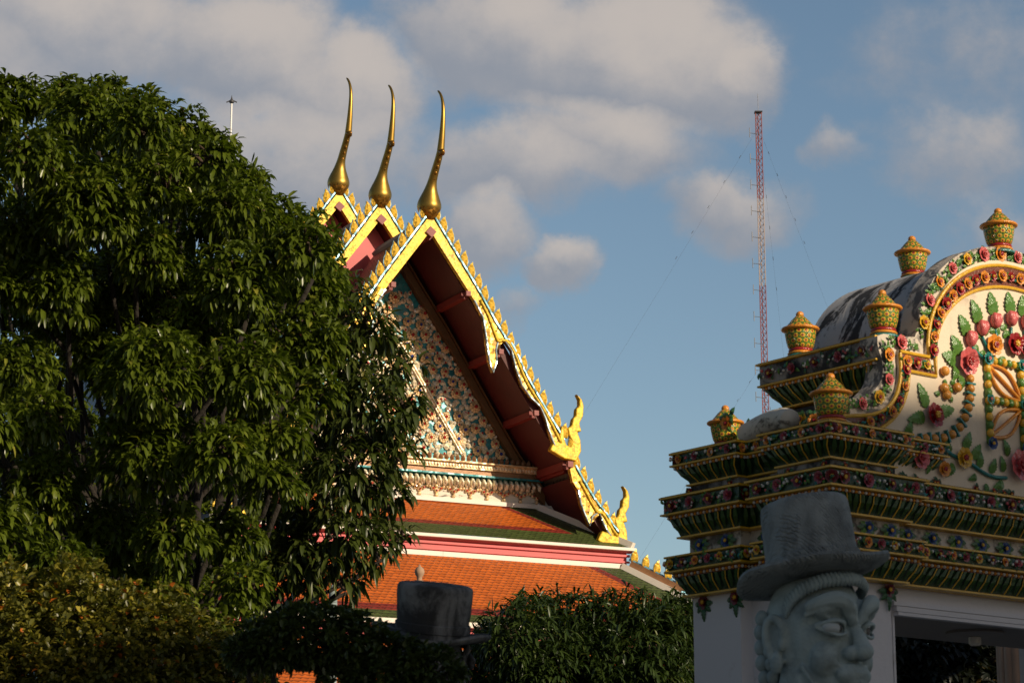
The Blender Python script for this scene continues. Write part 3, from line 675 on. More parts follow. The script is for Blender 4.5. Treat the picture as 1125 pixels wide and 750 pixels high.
# walls and porch below
m = MB(); m.box((0, 16.3, 5.0), (10.0, 30, 10.4)); m.box((0, -1.3, 3.8), (9.6, 4.0, 7.6)); m.build('wall', M['white_wall'], temple)
for q in range(-3, 4):
    m = MB(); m.lathe([(.36, 0), (.36, .25), (.28, .3), (.26, 5.7), (.36, 5.9), (.36, 6.1)], 16, (q * 2.9, -4.4, 0)); m.build('porch_column', M['white_wall'], temple, 40)
m = MB(); m.box((0, -4.4, 6.0), (18.6, .5, .5)); m.build('porch_beam', M['purlin'], temple)
# ------------------------------------------------------------------ porcelain gate (local x along its front, y through it, z up)
gate = thing('temple_gate', 'white gate with flower covered cornices, rounded gable and porcelain urns on top', 'gate', (2.60317, 16, 0), R(38))
CU = 1.28                                              # middle of the front
mir = lambda P: [(2 * CU - p[0], p[1]) for p in P]
def ring(foot, prof, m=None):
    """sweep a profile of (offset, z) round a closed footprint (x, y), mitred at the corners"""
    n = len(foot); F = [Vector(p) for p in foot]
    area = sum(F[i].x * F[(i + 1) % n].y - F[(i + 1) % n].x * F[i].y for i in range(n))
    if area < 0: F.reverse()
    nor = []
    for i in range(n):
        d = (F[(i + 1) % n] - F[i]).normalized(); nor.append(Vector((d.y, -d.x)))
    m = m or MB(); vs = []; fs = []
    for off, z in prof:
        for i in range(n):
            a, b = nor[i - 1], nor[i]
            k = (a + b) / max(1e-6, 1 + a.dot(b)); p = F[i] + k * off; vs.append((p.x, p.y, z))
    for j in range(len(prof) - 1):
        for i in range(n): fs.append((j * n + i, j * n + (i + 1) % n, (j + 1) * n + (i + 1) % n, (j + 1) * n + i))
    fs.append(tuple(range(n - 1, -1, -1))); fs.append(tuple((len(prof) - 1) * n + i for i in range(n)))
    return m.add(vs, fs)
L0, PJ = -.66, .09                                     # wall line of the left flank; how far the corner piers stand out
half = [(L0, 0), (L0 + .50, 0), (L0 + .50, .07), (CU, .07)]
FOOT = [(L0, 0), (L0 + .52, 0), (L0 + .52, .07)]
FOOT = FOOT + [(2 * CU - x, y) for x, y in reversed(FOOT)]
DY = 1.26
side = [(2 * CU - L0, .40), (2 * CU - L0 - PJ, .40), (2 * CU - L0 - PJ, DY - .40), (2 * CU - L0, DY - .40)]
back = [(2 * CU - L0, DY), (2 * CU - L0 - .52, DY), (2 * CU - L0 - .52, DY - .07), (L0 + .52, DY - .07), (L0 + .52, DY), (L0, DY)]
lside = [(L0, DY - .40), (L0 + PJ, DY - .40), (L0 + PJ, .40), (L0, .40)]
FOOT = FOOT + side + back + lside
# lower walls: two piers, a lintel and the ceiling of the passage
JL = -.055
for s in (0, 1):
    f = lambda x: x if s == 0 else 2 * CU - x
    pf = [(L0, 0), (L0 + .52, 0), (L0 + .52, .07), (JL, .07), (JL, DY - .07), (L0 + .52, DY - .07), (L0 + .52, DY + .07), (L0 - .02, DY + .07), (L0 - .02, DY - .40), (L0 + PJ, DY - .40), (L0 + PJ, .40), (L0, .40)]
    ring([(f(x), y) for x, y in pf], [(.10, 0), (.10, .5), (.06, .56), (0, .62), (0, 3.74)]).build('pier', M['g_white'], gate)
m = MB(); m.box((CU, DY / 2, 3.655), (2 * (CU - JL) - .004, DY - .15, .16)); lin = m.build('lintel', M['g_white'], gate)
m = MB()
for s in (-1, 1):
    a = CU + s * (CU - JL)
    m.box((a - s * .012, .08, 1.8), (.02, .03, 3.53))
m.box((CU, .05, 3.565), (2 * (CU - JL), .06, .035)); m.box((CU, .04, 3.60), (2 * (CU - JL) + .06, .05, .03)); m.box((CU, .045, 3.532), (2 * (CU - JL) - .02, .06, .022)); m.build('door_moulding', M['g_white'], gate)
m = MB(); m.box((CU, DY / 2, 3.565), (2 * (CU - JL) - .01, DY - .3, .02)); m.build('ceiling', M['ceiling'], gate)
m = MB(); m.lathe([(.20, 3.553), (.21, 3.535), (.16, 3.522), (.05, 3.518)], 28, (1.32, .56, 0)); cl = m.build('ceiling_lamp', M['ceiling'], gate, 40)
m = MB(); m.lathe([(.045, 3.515), (.045, 3.47), (.03, 3.455)], 16, (1.32, .56, 0)); m.build('lamp_knob', M['c_white'], cl, 40)
# courses of the entablature
def course(name, foot, prof, mkey): return ring(foot, prof).build(name, M[mkey], gate)
def yellow(foot, z, off, h=.020, parent=gate, y=None):
    return ring(foot, [(off - .02, z), (off, z + .004), (off, z + h - .004), (off - .02, z + h)]).build('yellow_bead', M['c_yellow'], parent)
def walk(foot, off):
    n = len(foot); F = [Vector(p) for p in foot]
    area = sum(F[i].x * F[(i + 1) % n].y - F[(i + 1) % n].x * F[i].y for i in range(n))
    if area < 0: F.reverse()
    nor = [Vector(((F[(i + 1) % n] - F[i]).normalized().y, -(F[(i + 1) % n] - F[i]).normalized().x)) for i in range(n)]
    Q = []
    for i in range(n):
        a, b = nor[i - 1], nor[i]; Q.append(F[i] + (a + b) / max(1e-6, 1 + a.dot(b)) * off)
    for i in range(n): yield Q[i], Q[(i + 1) % n], nor[i]
def seen(a, b, nr): return nr.y < -.5 or nr.x < -.5
def leaf_course(foot, prof, name='leaf_course', step=.062):
    """a cove of upright green leaves"""
    o = ring(foot, prof).build(name, M['c_band'], gate)
    (o0, z0), (o1, z1) = prof[0], prof[-1]
    for (a, b, nr), (a1, b1, _) in zip(walk(foot, o0), walk(foot, o1)):
        if not seen(a, b, nr): continue
        m = MB(); m2 = MB()
        n = max(1, int((b1 - a1).length / step)); N = Vector((nr.x, nr.y, 0))
        for i in range(n):
            t = (i + .5) / n; p = a.lerp(b, t); q = a1.lerp(b1, t); tg = (b1 - a1).normalized() * step * .42
            A = Vector((p.x, p.y, z0)) + N * .006; C = Vector((q.x, q.y, z1)) + N * .012; mid = A.lerp(C, .55) + N * .012
            T = Vector((tg.x, tg.y, 0))
            if i % 2: m2.tube([A + N * .004 + T * 1.15, mid + N * .006 + T * 1.1, C + N * .004 + T * 1.1], .0045, 5)
            m.add([A, mid - T * .9 - N * .008, C - T * .5, C + N * .01, C + T * .5, mid + T * .9 - N * .008, mid + N * .014], [(0, 1, 6), (1, 2, 6), (2, 3, 6), (3, 4, 6), (4, 5, 6), (5, 0, 6)])
        r_ = m.build('leaf_row', M['c_leafrow'], o)
        if m2.v: m2.build('yellow_ribs', M['c_yellow'], o)
    return o
def beads(foot, z, off, step=.03, r=.011):
    m = MB(); m2 = MB()
    for a, b, nr in walk(foot, off):
        if not seen(a, b, nr): continue
        n = max(1, int((b - a).length / step))
        for i in range(n):
            p = a.lerp(b, (i + .5) / n); (m if i % 2 else m2).ball((p.x, p.y, z), (r * 1.1, r * 1.1, r), 6, 4)
    o = m.build('bead_course', M['c_orange'], gate); m2.build('white_beads', M['c_white'], o); return o
# flower and leaf kit
def blossom(nm, petal, heart, rad=.055, rings=2, npet=7):
    m = MB()
    for k in range(rings):
        rk = rad * (1 - .38 * k); tilt = R(18 + 26 * k)
        for q in range(npet - k):
            a = 2 * math.pi * (q + .5 * k) / (npet - k); ca, sa = math.cos(a), math.sin(a)
            L, W = rk * .95, rk * .52
            T = lambda s, t, h: (ca * s - sa * t, -(h + .010 + .012 * k), sa * s + ca * t)
            li = math.sin(tilt)
            m.add([T(.12 * L, 0, 0), T(.55 * L, W, .25 * li * L), T(.95 * L, W * .55, .75 * li * L), T(1.06 * L, 0, .70 * li * L), T(.95 * L, -W * .55, .75 * li * L), T(.55 * L, -W, .25 * li * L), T(.55 * L, 0, .02 * L + .006), T(.6 * L, 0, -.010)],
                  [(0, 6, 1), (1, 6, 2), (2, 6, 3), (3, 6, 4), (4, 6, 5), (5, 6, 0), (1, 2, 7), (2, 3, 7), (3, 4, 7), (4, 5, 7), (5, 0, 7), (0, 1, 7)])
    me = m.mesh(nm, M[petal])
    h = MB(); h.ball((0, -.028, 0), (rad * .24, rad * .26, rad * .24), 8, 5)
    for q in range(6):
        a = q * 1.047; h.ball((math.cos(a) * rad * .22, -.032, math.sin(a) * rad * .22), rad * .10, 5, 4)
    return me, h.mesh('flower_heart', M[heart])
BL = {'red': blossom('flower', 'c_red', 'c_yellow'), 'pink': blossom('flower', 'c_pink', 'c_red'), 'yellow': blossom('flower', 'c_yellow', 'c_red'), 'orange': blossom('flower', 'c_orange', 'c_red'), 'blue': blossom('flower', 'c_blue', 'c_yellow'), 'maroon': blossom('flower', 'c_maroon', 'c_yellow'), 'rose': blossom('flower', 'c_rose', 'c_red'), 'turq': blossom('flower', 'c_turq', 'c_pink')}
nfl = [0]
spill = {}
def flower(kind, x, y, z, nr=(0, -1), sc=1.0, parent=gate, part=True):
    rz = math.atan2(nr[0], -nr[1]); rot = (random.uniform(-.15, .15), random.uniform(0, 1), rz)
    if part and nfl[0] < 98:
        nfl[0] += 1; o = put('flower', BL[kind][0], parent, (x, y, z), rot, sc * random.uniform(.88, 1.14)); put('flower_heart', BL[kind][1], o, (0, 0, 0)); return o
    mx = Matrix.Translation((x, y, z)) @ Euler(rot).to_matrix().to_4x4() @ Matrix.Scale(sc, 4)
    for me in BL[kind]:
        key = me.materials[0].name; mb = spill.setdefault(key, MB())
        mb.add([mx @ v.co for v in me.vertices], [tuple(p.vertices) for p in me.polygons])
def leafblade(m, x, y, z, ang, L, W, nr=(0, -1), lift=.02, lobes=0):
    """a leaf lying on the wall; its veined blade arches off the surface"""
    rz = math.atan2(nr[0], -nr[1]); tx, ty = math.cos(rz), math.sin(rz); ca, sa = math.cos(ang), math.sin(ang)
    def T(a, b, d):
        s_, t_ = a * ca - b * sa, a * sa + b * ca
        return (x + tx * s_ + nr[0] * d, y + ty * s_ + nr[1] * d, z + t_)
    if lobes:
        k = 5; up_ = []
        for i in range(k):
            f0 = .06 + .86 * i / k; f1 = f0 + .86 * .85 / k; wd = lambda f: W * .5 * math.sin(math.pi * min(1, .12 + f * .88)) ** .75 * (1.12 - .45 * f)
            up_ += [(f0 * L, wd(f0) * .72), (f1 * L, wd(f1) * 1.0)]
        up_.append((.94 * L, W * .05)); pts = [(0, 0)] + up_ + [(L, 0)] + [(a, -b) for a, b in reversed(up_)]
    else:
        h = [(.2, .38), (.5, .5), (.78, .30)]; pts = [(0, 0)] + [(a * L, b * W) for a, b in h] + [(L, 0)] + [(a * L, -b * W) for a, b in reversed(h)]
    n = len(pts)
    vs = [T(a, b, .004 + lift * .45 * math.sin(min(1, a / L) * 3.1)) for a, b in pts] + [T(.5 * L, 0, lift)] + [T(.5 * L, 0, .001)]
    m.add(vs, [(i, (i + 1) % n, n) for i in range(n)] + [((i + 1) % n, i, n + 1) for i in range(n)])
GW = MB(); GP = MB(); GL = MB(); GD = MB(); GT = MB()                        # small garland leaves: light green, dark green, turquoise
def garland(pts, y, kinds, step, sc, spread=.05, part=True, nr=(0, -1), dens=7, L=.05):
    for i, (p, t) in enumerate(resample(pts, step)):
        flower(kinds[i % len(kinds)], p.x, y, p.y, nr, sc, part=part)
    for p, t in resample(pts, step / dens):
        for q in range(2):
            s_ = random.uniform(-spread, spread)
            x, z = p.x - t.y * s_, p.y + t.x * s_
            leafblade(random.choice([GL, GL, GD, GT] if dens < 7.5 else [GL, GL, GL, GD]), x, y, z, random.uniform(0, 6.28), random.uniform(.7, 1.2) * L, L * .55, nr, .018)
def band_flowers(foot, off, z, kinds, step, sc, h, which, part=True, L=.045):
    for a, b, nr in walk(foot, off):
        if not seen(a, b, nr) or which(nr) is False: continue
        N = (nr.x, nr.y); ln = (b - a).length; n = max(1, round(ln / step))
        if ln < .12: n = 1
        for i in range(n):
            p = a.lerp(b, (i + .5) / n); flower(kinds[i % len(kinds)], p.x, p.y, z, N, sc, part=part and nr.y < -.5)
        for i in range(int(ln / .035)):
            p = a.lerp(b, random.random()); r_ = random.uniform(.006, .013); random.choice([GW, GP, GW]).ball((p.x + N[0] * .012, p.y + N[1] * .012, z + random.uniform(-h, h)), r_, 6, 4)
        k = int(ln / .022)
        for i in range(k):
            p = a.lerp(b, random.random()); leafblade(random.choice([GL, GD, GT, GD, GL]), p.x, p.y, z + random.uniform(-h, h), random.uniform(0, 6.28), L * random.uniform(.7, 1.2), L * .55, N, .02)
ANY = lambda nr: True
leaf_course(FOOT, [(.075, 3.735), (.085, 3.76), (.10, 3.80), (.135, 3.845)])
yellow(FOOT, 3.712, .095)
beads(FOOT, 3.862, .145)
course('dark_bed', FOOT, [(.10, 3.845), (.14, 3.848), (.14, 3.876)], 'c_brown')
yellow(FOOT, 3.878, .185); course('flower_band', FOOT, [(.15, 3.898), (.165, 3.90), (.175, 3.94), (.165, 3.978), (.15, 3.98)], 'c_band'); yellow(FOOT, 3.98, .185)
course('white_frieze', FOOT, [(.06, 4.0), (.055, 4.005), (.055, 4.118)], 'frieze')
yellow(FOOT, 4.118, .12); leaf_course(FOOT, [(.10, 4.138), (.11, 4.165), (.125, 4.205), (.155, 4.25)])
course('dark_bed', FOOT, [(.12, 4.250), (.16, 4.252), (.16, 4.276)], 'c_brown'); beads(FOOT, 4.263, .165)
yellow(FOOT, 4.276, .20); course('flower_band', FOOT, [(.17, 4.296), (.18, 4.298), (.18, 4.388), (.17, 4.39)], 'c_band'); yellow(FOOT, 4.39, .205, .022)
course('dark_frieze', FOOT, [(.20, 4.412), (.05, 4.414), (.045, 4.42), (.045, 4.486)], 'dark_plaster')
# tall corner blocks
LB = [(L0, 0), (L0 + .50, 0), (L0 + .50, .10), (.30, .10), (.30, DY - .1), (L0 + .50, DY - .1), (L0 + .50, DY), (L0, DY), (L0, DY - .38), (L0 + PJ, DY - .38), (L0 + PJ, .38), (L0, .38)]
RB = [(2 * CU - x, y) for x, y in LB]
for fp in (LB, RB):
    yellow(fp, 4.484, .07); leaf_course(fp, [(.05, 4.504), (.06, 4.53), (.08, 4.565), (.12, 4.60)])
    course('dark_bed', fp, [(.09, 4.60), (.125, 4.602), (.125, 4.62)], 'c_brown'); beads(fp, 4.611, .13)
    yellow(fp, 4.62, .15); course('flower_band', fp, [(.125, 4.64), (.135, 4.642), (.135, 4.70), (.125, 4.703)], 'c_band'); yellow(fp, 4.703, .152, .022)
    course('block_top', fp, [(.145, 4.7255), (.10, 4.735), (.0, 4.74)], 'dark_plaster')
# upper block behind the gable scrolls, with its concave shoulders
UB = [(.03, .22), (2 * CU - .03, .22), (2 * CU - .03, DY - .19), (.03, DY - .19)]
for s in (0, 1):
    f = lambda x: x if s == 0 else 2 * CU - x
    cur = [(f(x), z) for x, z in smoothline([(-.50, 4.735), (-.44, 4.76), (-.30, 4.80), (-.12, 4.88), (-.03, 5.0), (.0, 5.09), (.3, 5.09), (.3, 4.735)], 1)]
    m = MB(); m.prism(cur, .16, DY - .18); m.build('shoulder', M['dark_plaster'], gate)
    m = MB(); rp = smoothline([(f(-.60), .42, 4.83), (f(-.56), .55, 4.87), (f(-.53), .75, 4.86), (f(-.50), DY - .30, 4.82)], 2); m.tube(rp, [.075] * len(rp), 10); m.build('shoulder_roll', M['stained_white'], gate, True)
yellow(UB, 5.085, .05); leaf_course(UB, [(.03, 5.105), (.045, 5.14), (.07, 5.18), (.12, 5.225)])
course('dark_bed', UB, [(.09, 5.225), (.125, 5.227), (.125, 5.247)], 'c_brown'); beads(UB, 5.237, .13)
yellow(UB, 5.247, .155); course('flower_band', UB, [(.13, 5.267), (.14, 5.27), (.14, 5.40), (.13, 5.404)], 'dark_plaster'); yellow(UB, 5.404, .16, .022)
course('block_top', UB, [(.15, 5.427), (.05, 5.435), (-.2, 5.44)], 'dark_plaster')
# barrel roof behind the gable
def arc(rx, rz, cz, a0=180, a1=0, n=32): return [(CU + rx * math.cos(R(a0 + (a1 - a0) * i / n)), cz + rz * math.sin(R(a0 + (a1 - a0) * i / n))) for i in range(n + 1)]
m = MB(); A = arc(.94, .80, 5.40)
m.prism([(CU - .94, 5.30)] + A + [(CU + .94, 5.30)], .16, DY - .05); vt = m.build('barrel_roof', M['vault'], gate, 30)
# front gable: rim, cream panel, yellow lines
ARC_O = arc(1.02, .86, 5.40, 172, 8)
SCR = [(.10, 5.44), (-.13, 5.43), (-.135, 5.34), (-.10, 5.26), (-.085, 5.20), (-.10, 5.12), (-.14, 5.06), (-.24, 4.98), (-.33, 4.95), (-.42, 4.94)]
left_out = [(-.42, 4.735)] + list(reversed(smoothline(SCR, 1))) + [(.24, 5.455)]
outl = left_out + [p for p in ARC_O] + [(2 * CU - x, z) for x, z in reversed(left_out)]
m = MB(); m.prism(outl + [(2 * CU - .2, 4.44), (.2, 4.44)], .035, .20); gf = m.build('gable_rim', M['rim'], gate)
IN_ARC = arc(.935, .775, 5.38, 176, 4)
inner = [(-.02, 4.44), (-.02, 4.72), (.06, 4.86), (.12, 5.0), (.135, 5.19), (.345, 5.19), (.345, 5.38)] 
def offs(P, d): return P
PANEL = [(-.55, 4.74), (-.55, 4.80)] + smoothline([(-.51, 4.815), (-.18, 4.86), (-.01, 4.98), (.05, 5.16), (.045, 5.33)], 1) + [(.32, 5.33)]
panel = PANEL + IN_ARC[1:-1] + [(2 * CU - x, z) for x, z in reversed(PANEL)]
m = MB(); m.prism(panel + [(2 * CU - .0, 4.42), (0, 4.42)], .012, .05); tym = m.build('tympanum', M['cream'], gate)
def line(pts, r=.0165, y=.0, m=None):
    m = m or MB(); m.tube([(p[0], y, p[1]) for p in pts], r, 8, True, (1, 1)); return m
ly = MB()
Y1 = smoothline([(-.53, 4.80), (-.18, 4.85), (-.01, 4.97), (.06, 5.16), (.05, 5.32)], 2)
AY1 = [(.05, 5.322), (.34, 5.322)] + [(.34, 5.36)] + arc(.945, .745, 5.37, 176, 4) 
AY2 = [(.135, 5.195), (.405, 5.195), (.405, 5.32)] + arc(.875, .62, 5.335, 176, 4)
Y2 = smoothline([(-.23, 4.72), (-.0, 4.86), (.11, 5.04), (.135, 5.195)], 2)
full1 = Y1[:-1] + AY1; full2 = Y2[:-1] + AY2
for P_ in (full1, full2):
    line(P_, .0135, .004, ly); line([(2 * CU - x, z) for x, z in (Y1 if P_ is full1 else Y2)], .0135, .004, ly)
    e = (AY1 if P_ is full1 else AY2)[:3]; line([(2 * CU - x, z) for x, z in e], .0135, .004, ly)
ly.build('yellow_line', M['c_yellow'], tym)
m = MB(); bandp = Y1 + AY1[1:3]; 
# dark ground of the flower border between the two yellow lines
def border(A, B, n=40):
    def samp(P, t):
        L = [0]
        for a, b in zip(P, P[1:]): L.append(L[-1] + math.hypot(b[0] - a[0], b[1] - a[1]))
        d = t * L[-1]
        for i in range(len(P) - 1):
            if d <= L[i + 1] + 1e-9:
                f = (d - L[i]) / max(1e-9, L[i + 1] - L[i]); return (P[i][0] + (P[i + 1][0] - P[i][0]) * f, P[i][1] + (P[i + 1][1] - P[i][1]) * f)
        return P[-1]
    return [samp(A, i / n) for i in range(n + 1)], [samp(B, i / n) for i in range(n + 1)]
bm2 = MB(); mids = []
for A_, B_ in ((Y1, Y2), ([(.05, 5.322), (.34, 5.322)], [(.05, 5.195), (.40, 5.195)]), (arc(.945, .745, 5.37, 182, -2), arc(.875, .62, 5.335, 183, -3))):
    a_, b_ = border(A_, B_, 30); bm2.strip(a_, b_, .004, .03); mids.append([((p[0] + q[0]) / 2, (p[1] + q[1]) / 2) for p, q in zip(a_, b_)])
for A_, B_ in ((Y1, Y2), ([(.05, 5.322), (.34, 5.322)], [(.05, 5.195), (.40, 5.195)])):
    a_, b_ = border(mir(A_), mir(B_), 20); bm2.strip(a_, b_, .004, .03)
bm2.build('border_ground', M['c_brown'], tym)
# garlands: outer one on the rim, inner one in the border
garland(arc(.985, .815, 5.39, 174, 6), .030, ['yellow', 'pink', 'orange', 'pink'], .185, .92, .035, L=.045, dens=11)
garland([(-.02, 5.39), (.26, 5.39)], .025, ['pink'], .2, .95, .03, L=.042, dens=8)
garland(smoothline([(-.07, 5.37), (-.03, 5.2), (-.08, 5.05), (-.22, 4.93), (-.48, 4.88)], 2), .02, ['orange', 'pink', 'yellow', 'pink'], .175, .85, .03, L=.042, dens=10)
garland(mids[2], -.004, ['red', 'orange'], .098, .78, .02, L=.03)
garland(mids[1], -.004, ['orange', 'red', 'yellow'], .10, .72, .02, L=.03)
garland(list(reversed(mids[0])), -.004, ['red', 'orange'], .12, .66, .02, L=.03)
for P_ in (mir(mids[0]), mir(mids[1]), mir([(-.02, 5.39), (.26, 5.39)])): garland(P_, .0, ['red', 'orange'], .12, .72, .02, part=False, L=.03)
# tympanum spray: tulips, roses, leaves, chains of orange fruit, lattice panel (right half mirrored)
VL = MB(); VS = MB(); FR = MB(); FT = MB(); TU = MB(); LG = MB(); LY = MB(); LO = MB()
ty = .010
def both(fn, x, *a, **k):
    fn(x, 1, *a, **k)
    if abs(x - CU) > .03: fn(2 * CU - x, -1, *a, **k)
def tulip(x, s, z, r=.058):
    TU.ball((x, ty - .028, z), (r * .78, .040, r), 10, 7); 
    for q in (-1, 0, 1): TU.ball((x + q * r * .42, ty - .04, z + r * .25), (r * .40, .026, r * .72), 8, 6)
def bigleaf(x, s, z, ang, L=.17, W=.10, m=None): leafblade(m or VL, x, ty, z, ang if s > 0 else math.pi - ang, L, W, (0, -1), .03, 3)
def leaf1(x, s, z, ang, L=.08, W=.05): leafblade(VL, x, ty, z, ang if s > 0 else math.pi - ang, L, W, (0, -1), .022)
for x, z in ((.76, 5.51), (.885, 5.605), (1.03, 5.68), (1.20, 5.72)):
    both(tulip, x, z)
for x, z, a, L in ((.75, 5.53, 118, .17), (.875, 5.635, 112, .19), (1.03, 5.72, 98, .18), (1.215, 5.76, 95, .17), (.66, 5.38, 120, .16), (.62, 5.33, 165, .15)):
    both(bigleaf, x, z, R(a), L, .135)
for x, z, a in ((.80, 5.48, -40), (.83, 5.55, 10), (.95, 5.56, 100), (.98, 5.60, 20), (1.10, 5.60, 160), (1.10, 5.64, 20), (1.12, 5.50, 150), (.93, 5.44, 200), (1.08, 5.43, -30), (1.13, 5.57, 60), (.86, 5.43, 190), (1.20, 5.62, 200), (1.24, 5.62, -20)):
    both(leaf1, x, z, R(a))
def stem(x, s, pts, r=.011): VS.tube([((p[0] if s > 0 else 2 * CU - p[0]), ty - .012, p[1]) for p in smoothline(pts, 2)], r, 6)
for pts in ([(.76, 5.46), (.84, 5.42), (.93, 5.38)], [(.89, 5.55), (.94, 5.47), (1.0, 5.42)], [(1.03, 5.62), (1.06, 5.55), (1.0, 5.49)], [(1.21, 5.66), (1.20, 5.58), (1.22, 5.50)]): both(stem, .5, pts)
flower('orange', 1.0, ty - .01, 5.50, sc=1.5); flower('red', 1.22, ty - .01, 5.54, sc=1.6); flower('pink', .71, ty - .01, 5.345, sc=1.75)
flower('orange', 2 * CU - 1.0, ty - .01, 5.50, sc=1.5, part=False); flower('red', 2 * CU - 1.22, ty - .01, 5.54, sc=1.6, part=False); flower('pink', 2 * CU - .71, ty - .01, 5.345, sc=2.1, part=False)
for x, z, a, L in ((.62, 5.30, 250, .13), (.66, 5.24, 265, .12), (.60, 5.36, 200, .10)): both(bigleaf, x, z, R(a), L, .08)
def fruit(x, s, z, r=.034): FR.ball((x, ty - .022, z), (r, .030, r), 10, 6)
CHN = [(.735, 5.22), (.735, 5.15), (.725, 5.08), (.705, 5.01), (.665, 4.935), (.605, 4.86), (.525, 4.80), (.435, 4.765), (.345, 4.75), (.255, 4.74), (.175, 4.715), (.11, 4.68)]
for i, (x, z) in enumerate(CHN):
    both(fruit, x, z, .032)
    if i:
        px, pz = CHN[i - 1]; mx_, mz_ = (x + px) / 2, (z + pz) / 2; d = Vector((x - px, z - pz)).normalized()
        both(lambda X, s, _=0: FT.bar((X - s * d.y * .045, ty - .02, mz_ + d.x * .045), (X + s * d.y * .045, ty - .02, mz_ - d.x * .045), .013, .03, (0, 1, 0)), mx_)
for x, z in ((.48, 5.24), (.47, 5.12), (.49, 5.075), (.60, 5.14)): both(fruit, x, z, .036)
for x, z, a in ((.52, 5.1, 30), (.53, 5.1, 90), (.44, 5.07, 170), (.55, 5.16, 40), (.50, 5.19, 250), (.53, 5.08, -60)): both(leaf1, x, z, R(a), .06, .04)
# dark rose with three leaves, lower vine
flower('red', .345, ty - .01, 4.91, sc=1.75); flower('red', 2 * CU - .345, ty - .01, 4.91, sc=1.75, part=False)
for x, z, a in ((.30, 4.96, 115), (.40, 4.94, 15), (.28, 4.90, 195)): both(bigleaf, x, z, R(a), .19, .11)
for k, x, z, s_ in (('pink', .19, 4.60, 1.5), ('yellow', .63, 4.65, 1.55), ('pink', 1.20, 4.66, 1.9), ('orange', .04, 4.66, 1.3), ('orange', .43, 4.55, .9)):
    flower(k, x, ty - .01, z, sc=s_); 
    if abs(x - CU) > .1: flower(k, 2 * CU - x, ty - .01, z, sc=s_, part=False)
for pts in ([(.24, 4.60), (.33, 4.63), (.42, 4.64)], [(.40, 4.74), (.45, 4.70), (.52, 4.66), (.62, 4.64), (.72, 4.62), (.84, 4.57), (.95, 4.55), (1.08, 4.56)]): both(stem, .5, pts, .014)
for x, z, a, L in ((.22, 4.66, 40, .12), (.12, 4.60, 190, .13), (.30, 4.58, 250, .09), (.52, 4.67, 120, .11), (.55, 4.60, 230, .13), (.66, 4.72, 60, .15), (.74, 4.66, 50, .15), (.80, 4.60, 75, .13), (.78, 4.54, 200, .10), (.92, 4.58, 60, .13), (.88, 4.50, 250, .10), (1.06, 4.60, 100, .12), (1.06, 4.52, 200, .13), (1.12, 4.72, 110, .13), (.36, 4.60, 80, .08), (.08, 4.74, 60, .13), (.00, 4.70, 150, .12)): both(bigleaf, x, z, R(a), L, L * .62)
# lattice panel
LX = [.925, CU, 2 * CU - .925]
for x in LX:
    for q in range(11):
        z = 4.80 + q * .058
        (LG if q % 2 == 0 else LY).ball((x, ty - .02, z), (.030, .026, .034), 8, 5)
    LG.box((x, ty - .004, 5.09), (.04, .02, .60))
for z in (5.385, 5.10):
    for (xa, xb) in ((LX[0], LX[1]), (LX[1], LX[2])):
        LG.box(((xa + xb) / 2, ty - .004, z), (xb - xa, .02, .04))
        for q in range(7):
            x = xa + (xb - xa) * (q + .5) / 7; (LG if q % 2 == 0 else LY).ball((x, ty - .02, z), (.027, .026, .031), 8, 5)
for xa, xb, s in ((LX[0], LX[1], 1), (LX[1], LX[2], -1)):
    for z0, z1 in ((5.36, 5.13), (5.07, 4.83)):
        a, b = ((xa if s > 0 else xb), z0 if z0 > 5.2 else z1), ((xb if s > 0 else xa), z1 if z0 > 5.2 else z0)
        for bow in (.085, 0, -.085):
            mx_, mz_ = (a[0] + b[0]) / 2, (a[1] + b[1]) / 2; d = Vector((b[0] - a[0], b[1] - a[1])).normalized()
            pl = smoothline([a, (mx_ - d.y * bow - d.x * .06, mz_ + d.x * bow - d.y * .06), (mx_ - d.y * bow + d.x * .06, mz_ + d.x * bow + d.y * .06), b], 2)
            LO.tube([(p[0], ty - .014, p[1]) for p in pl], .013, 6)
for x in LX:
    for z in (5.39, 5.10, 4.785): flower('turq' if z > 5 else 'blue', x, ty - .025, z, sc=.8 if z > 4.9 else .95, part=x < 1.4)
vl = VL.build('vine_leaves', M['c_green'], tym); VS.build('vine_stem', M['c_turq'], vl, True)
fc = FR.build('fruit_chain', M['c_fruit'], tym, True); FT.build('chain_sepals', M['c_turq'], fc)
TU.build('tulip_buds', M['c_pink'], tym, True)
lt = LG.build('lattice', M['c_green'], tym, 50); LY.build('lattice_beads', M['c_yellow'], lt, True); LO.build('lattice_loops', M['c_orange'], lt, True)
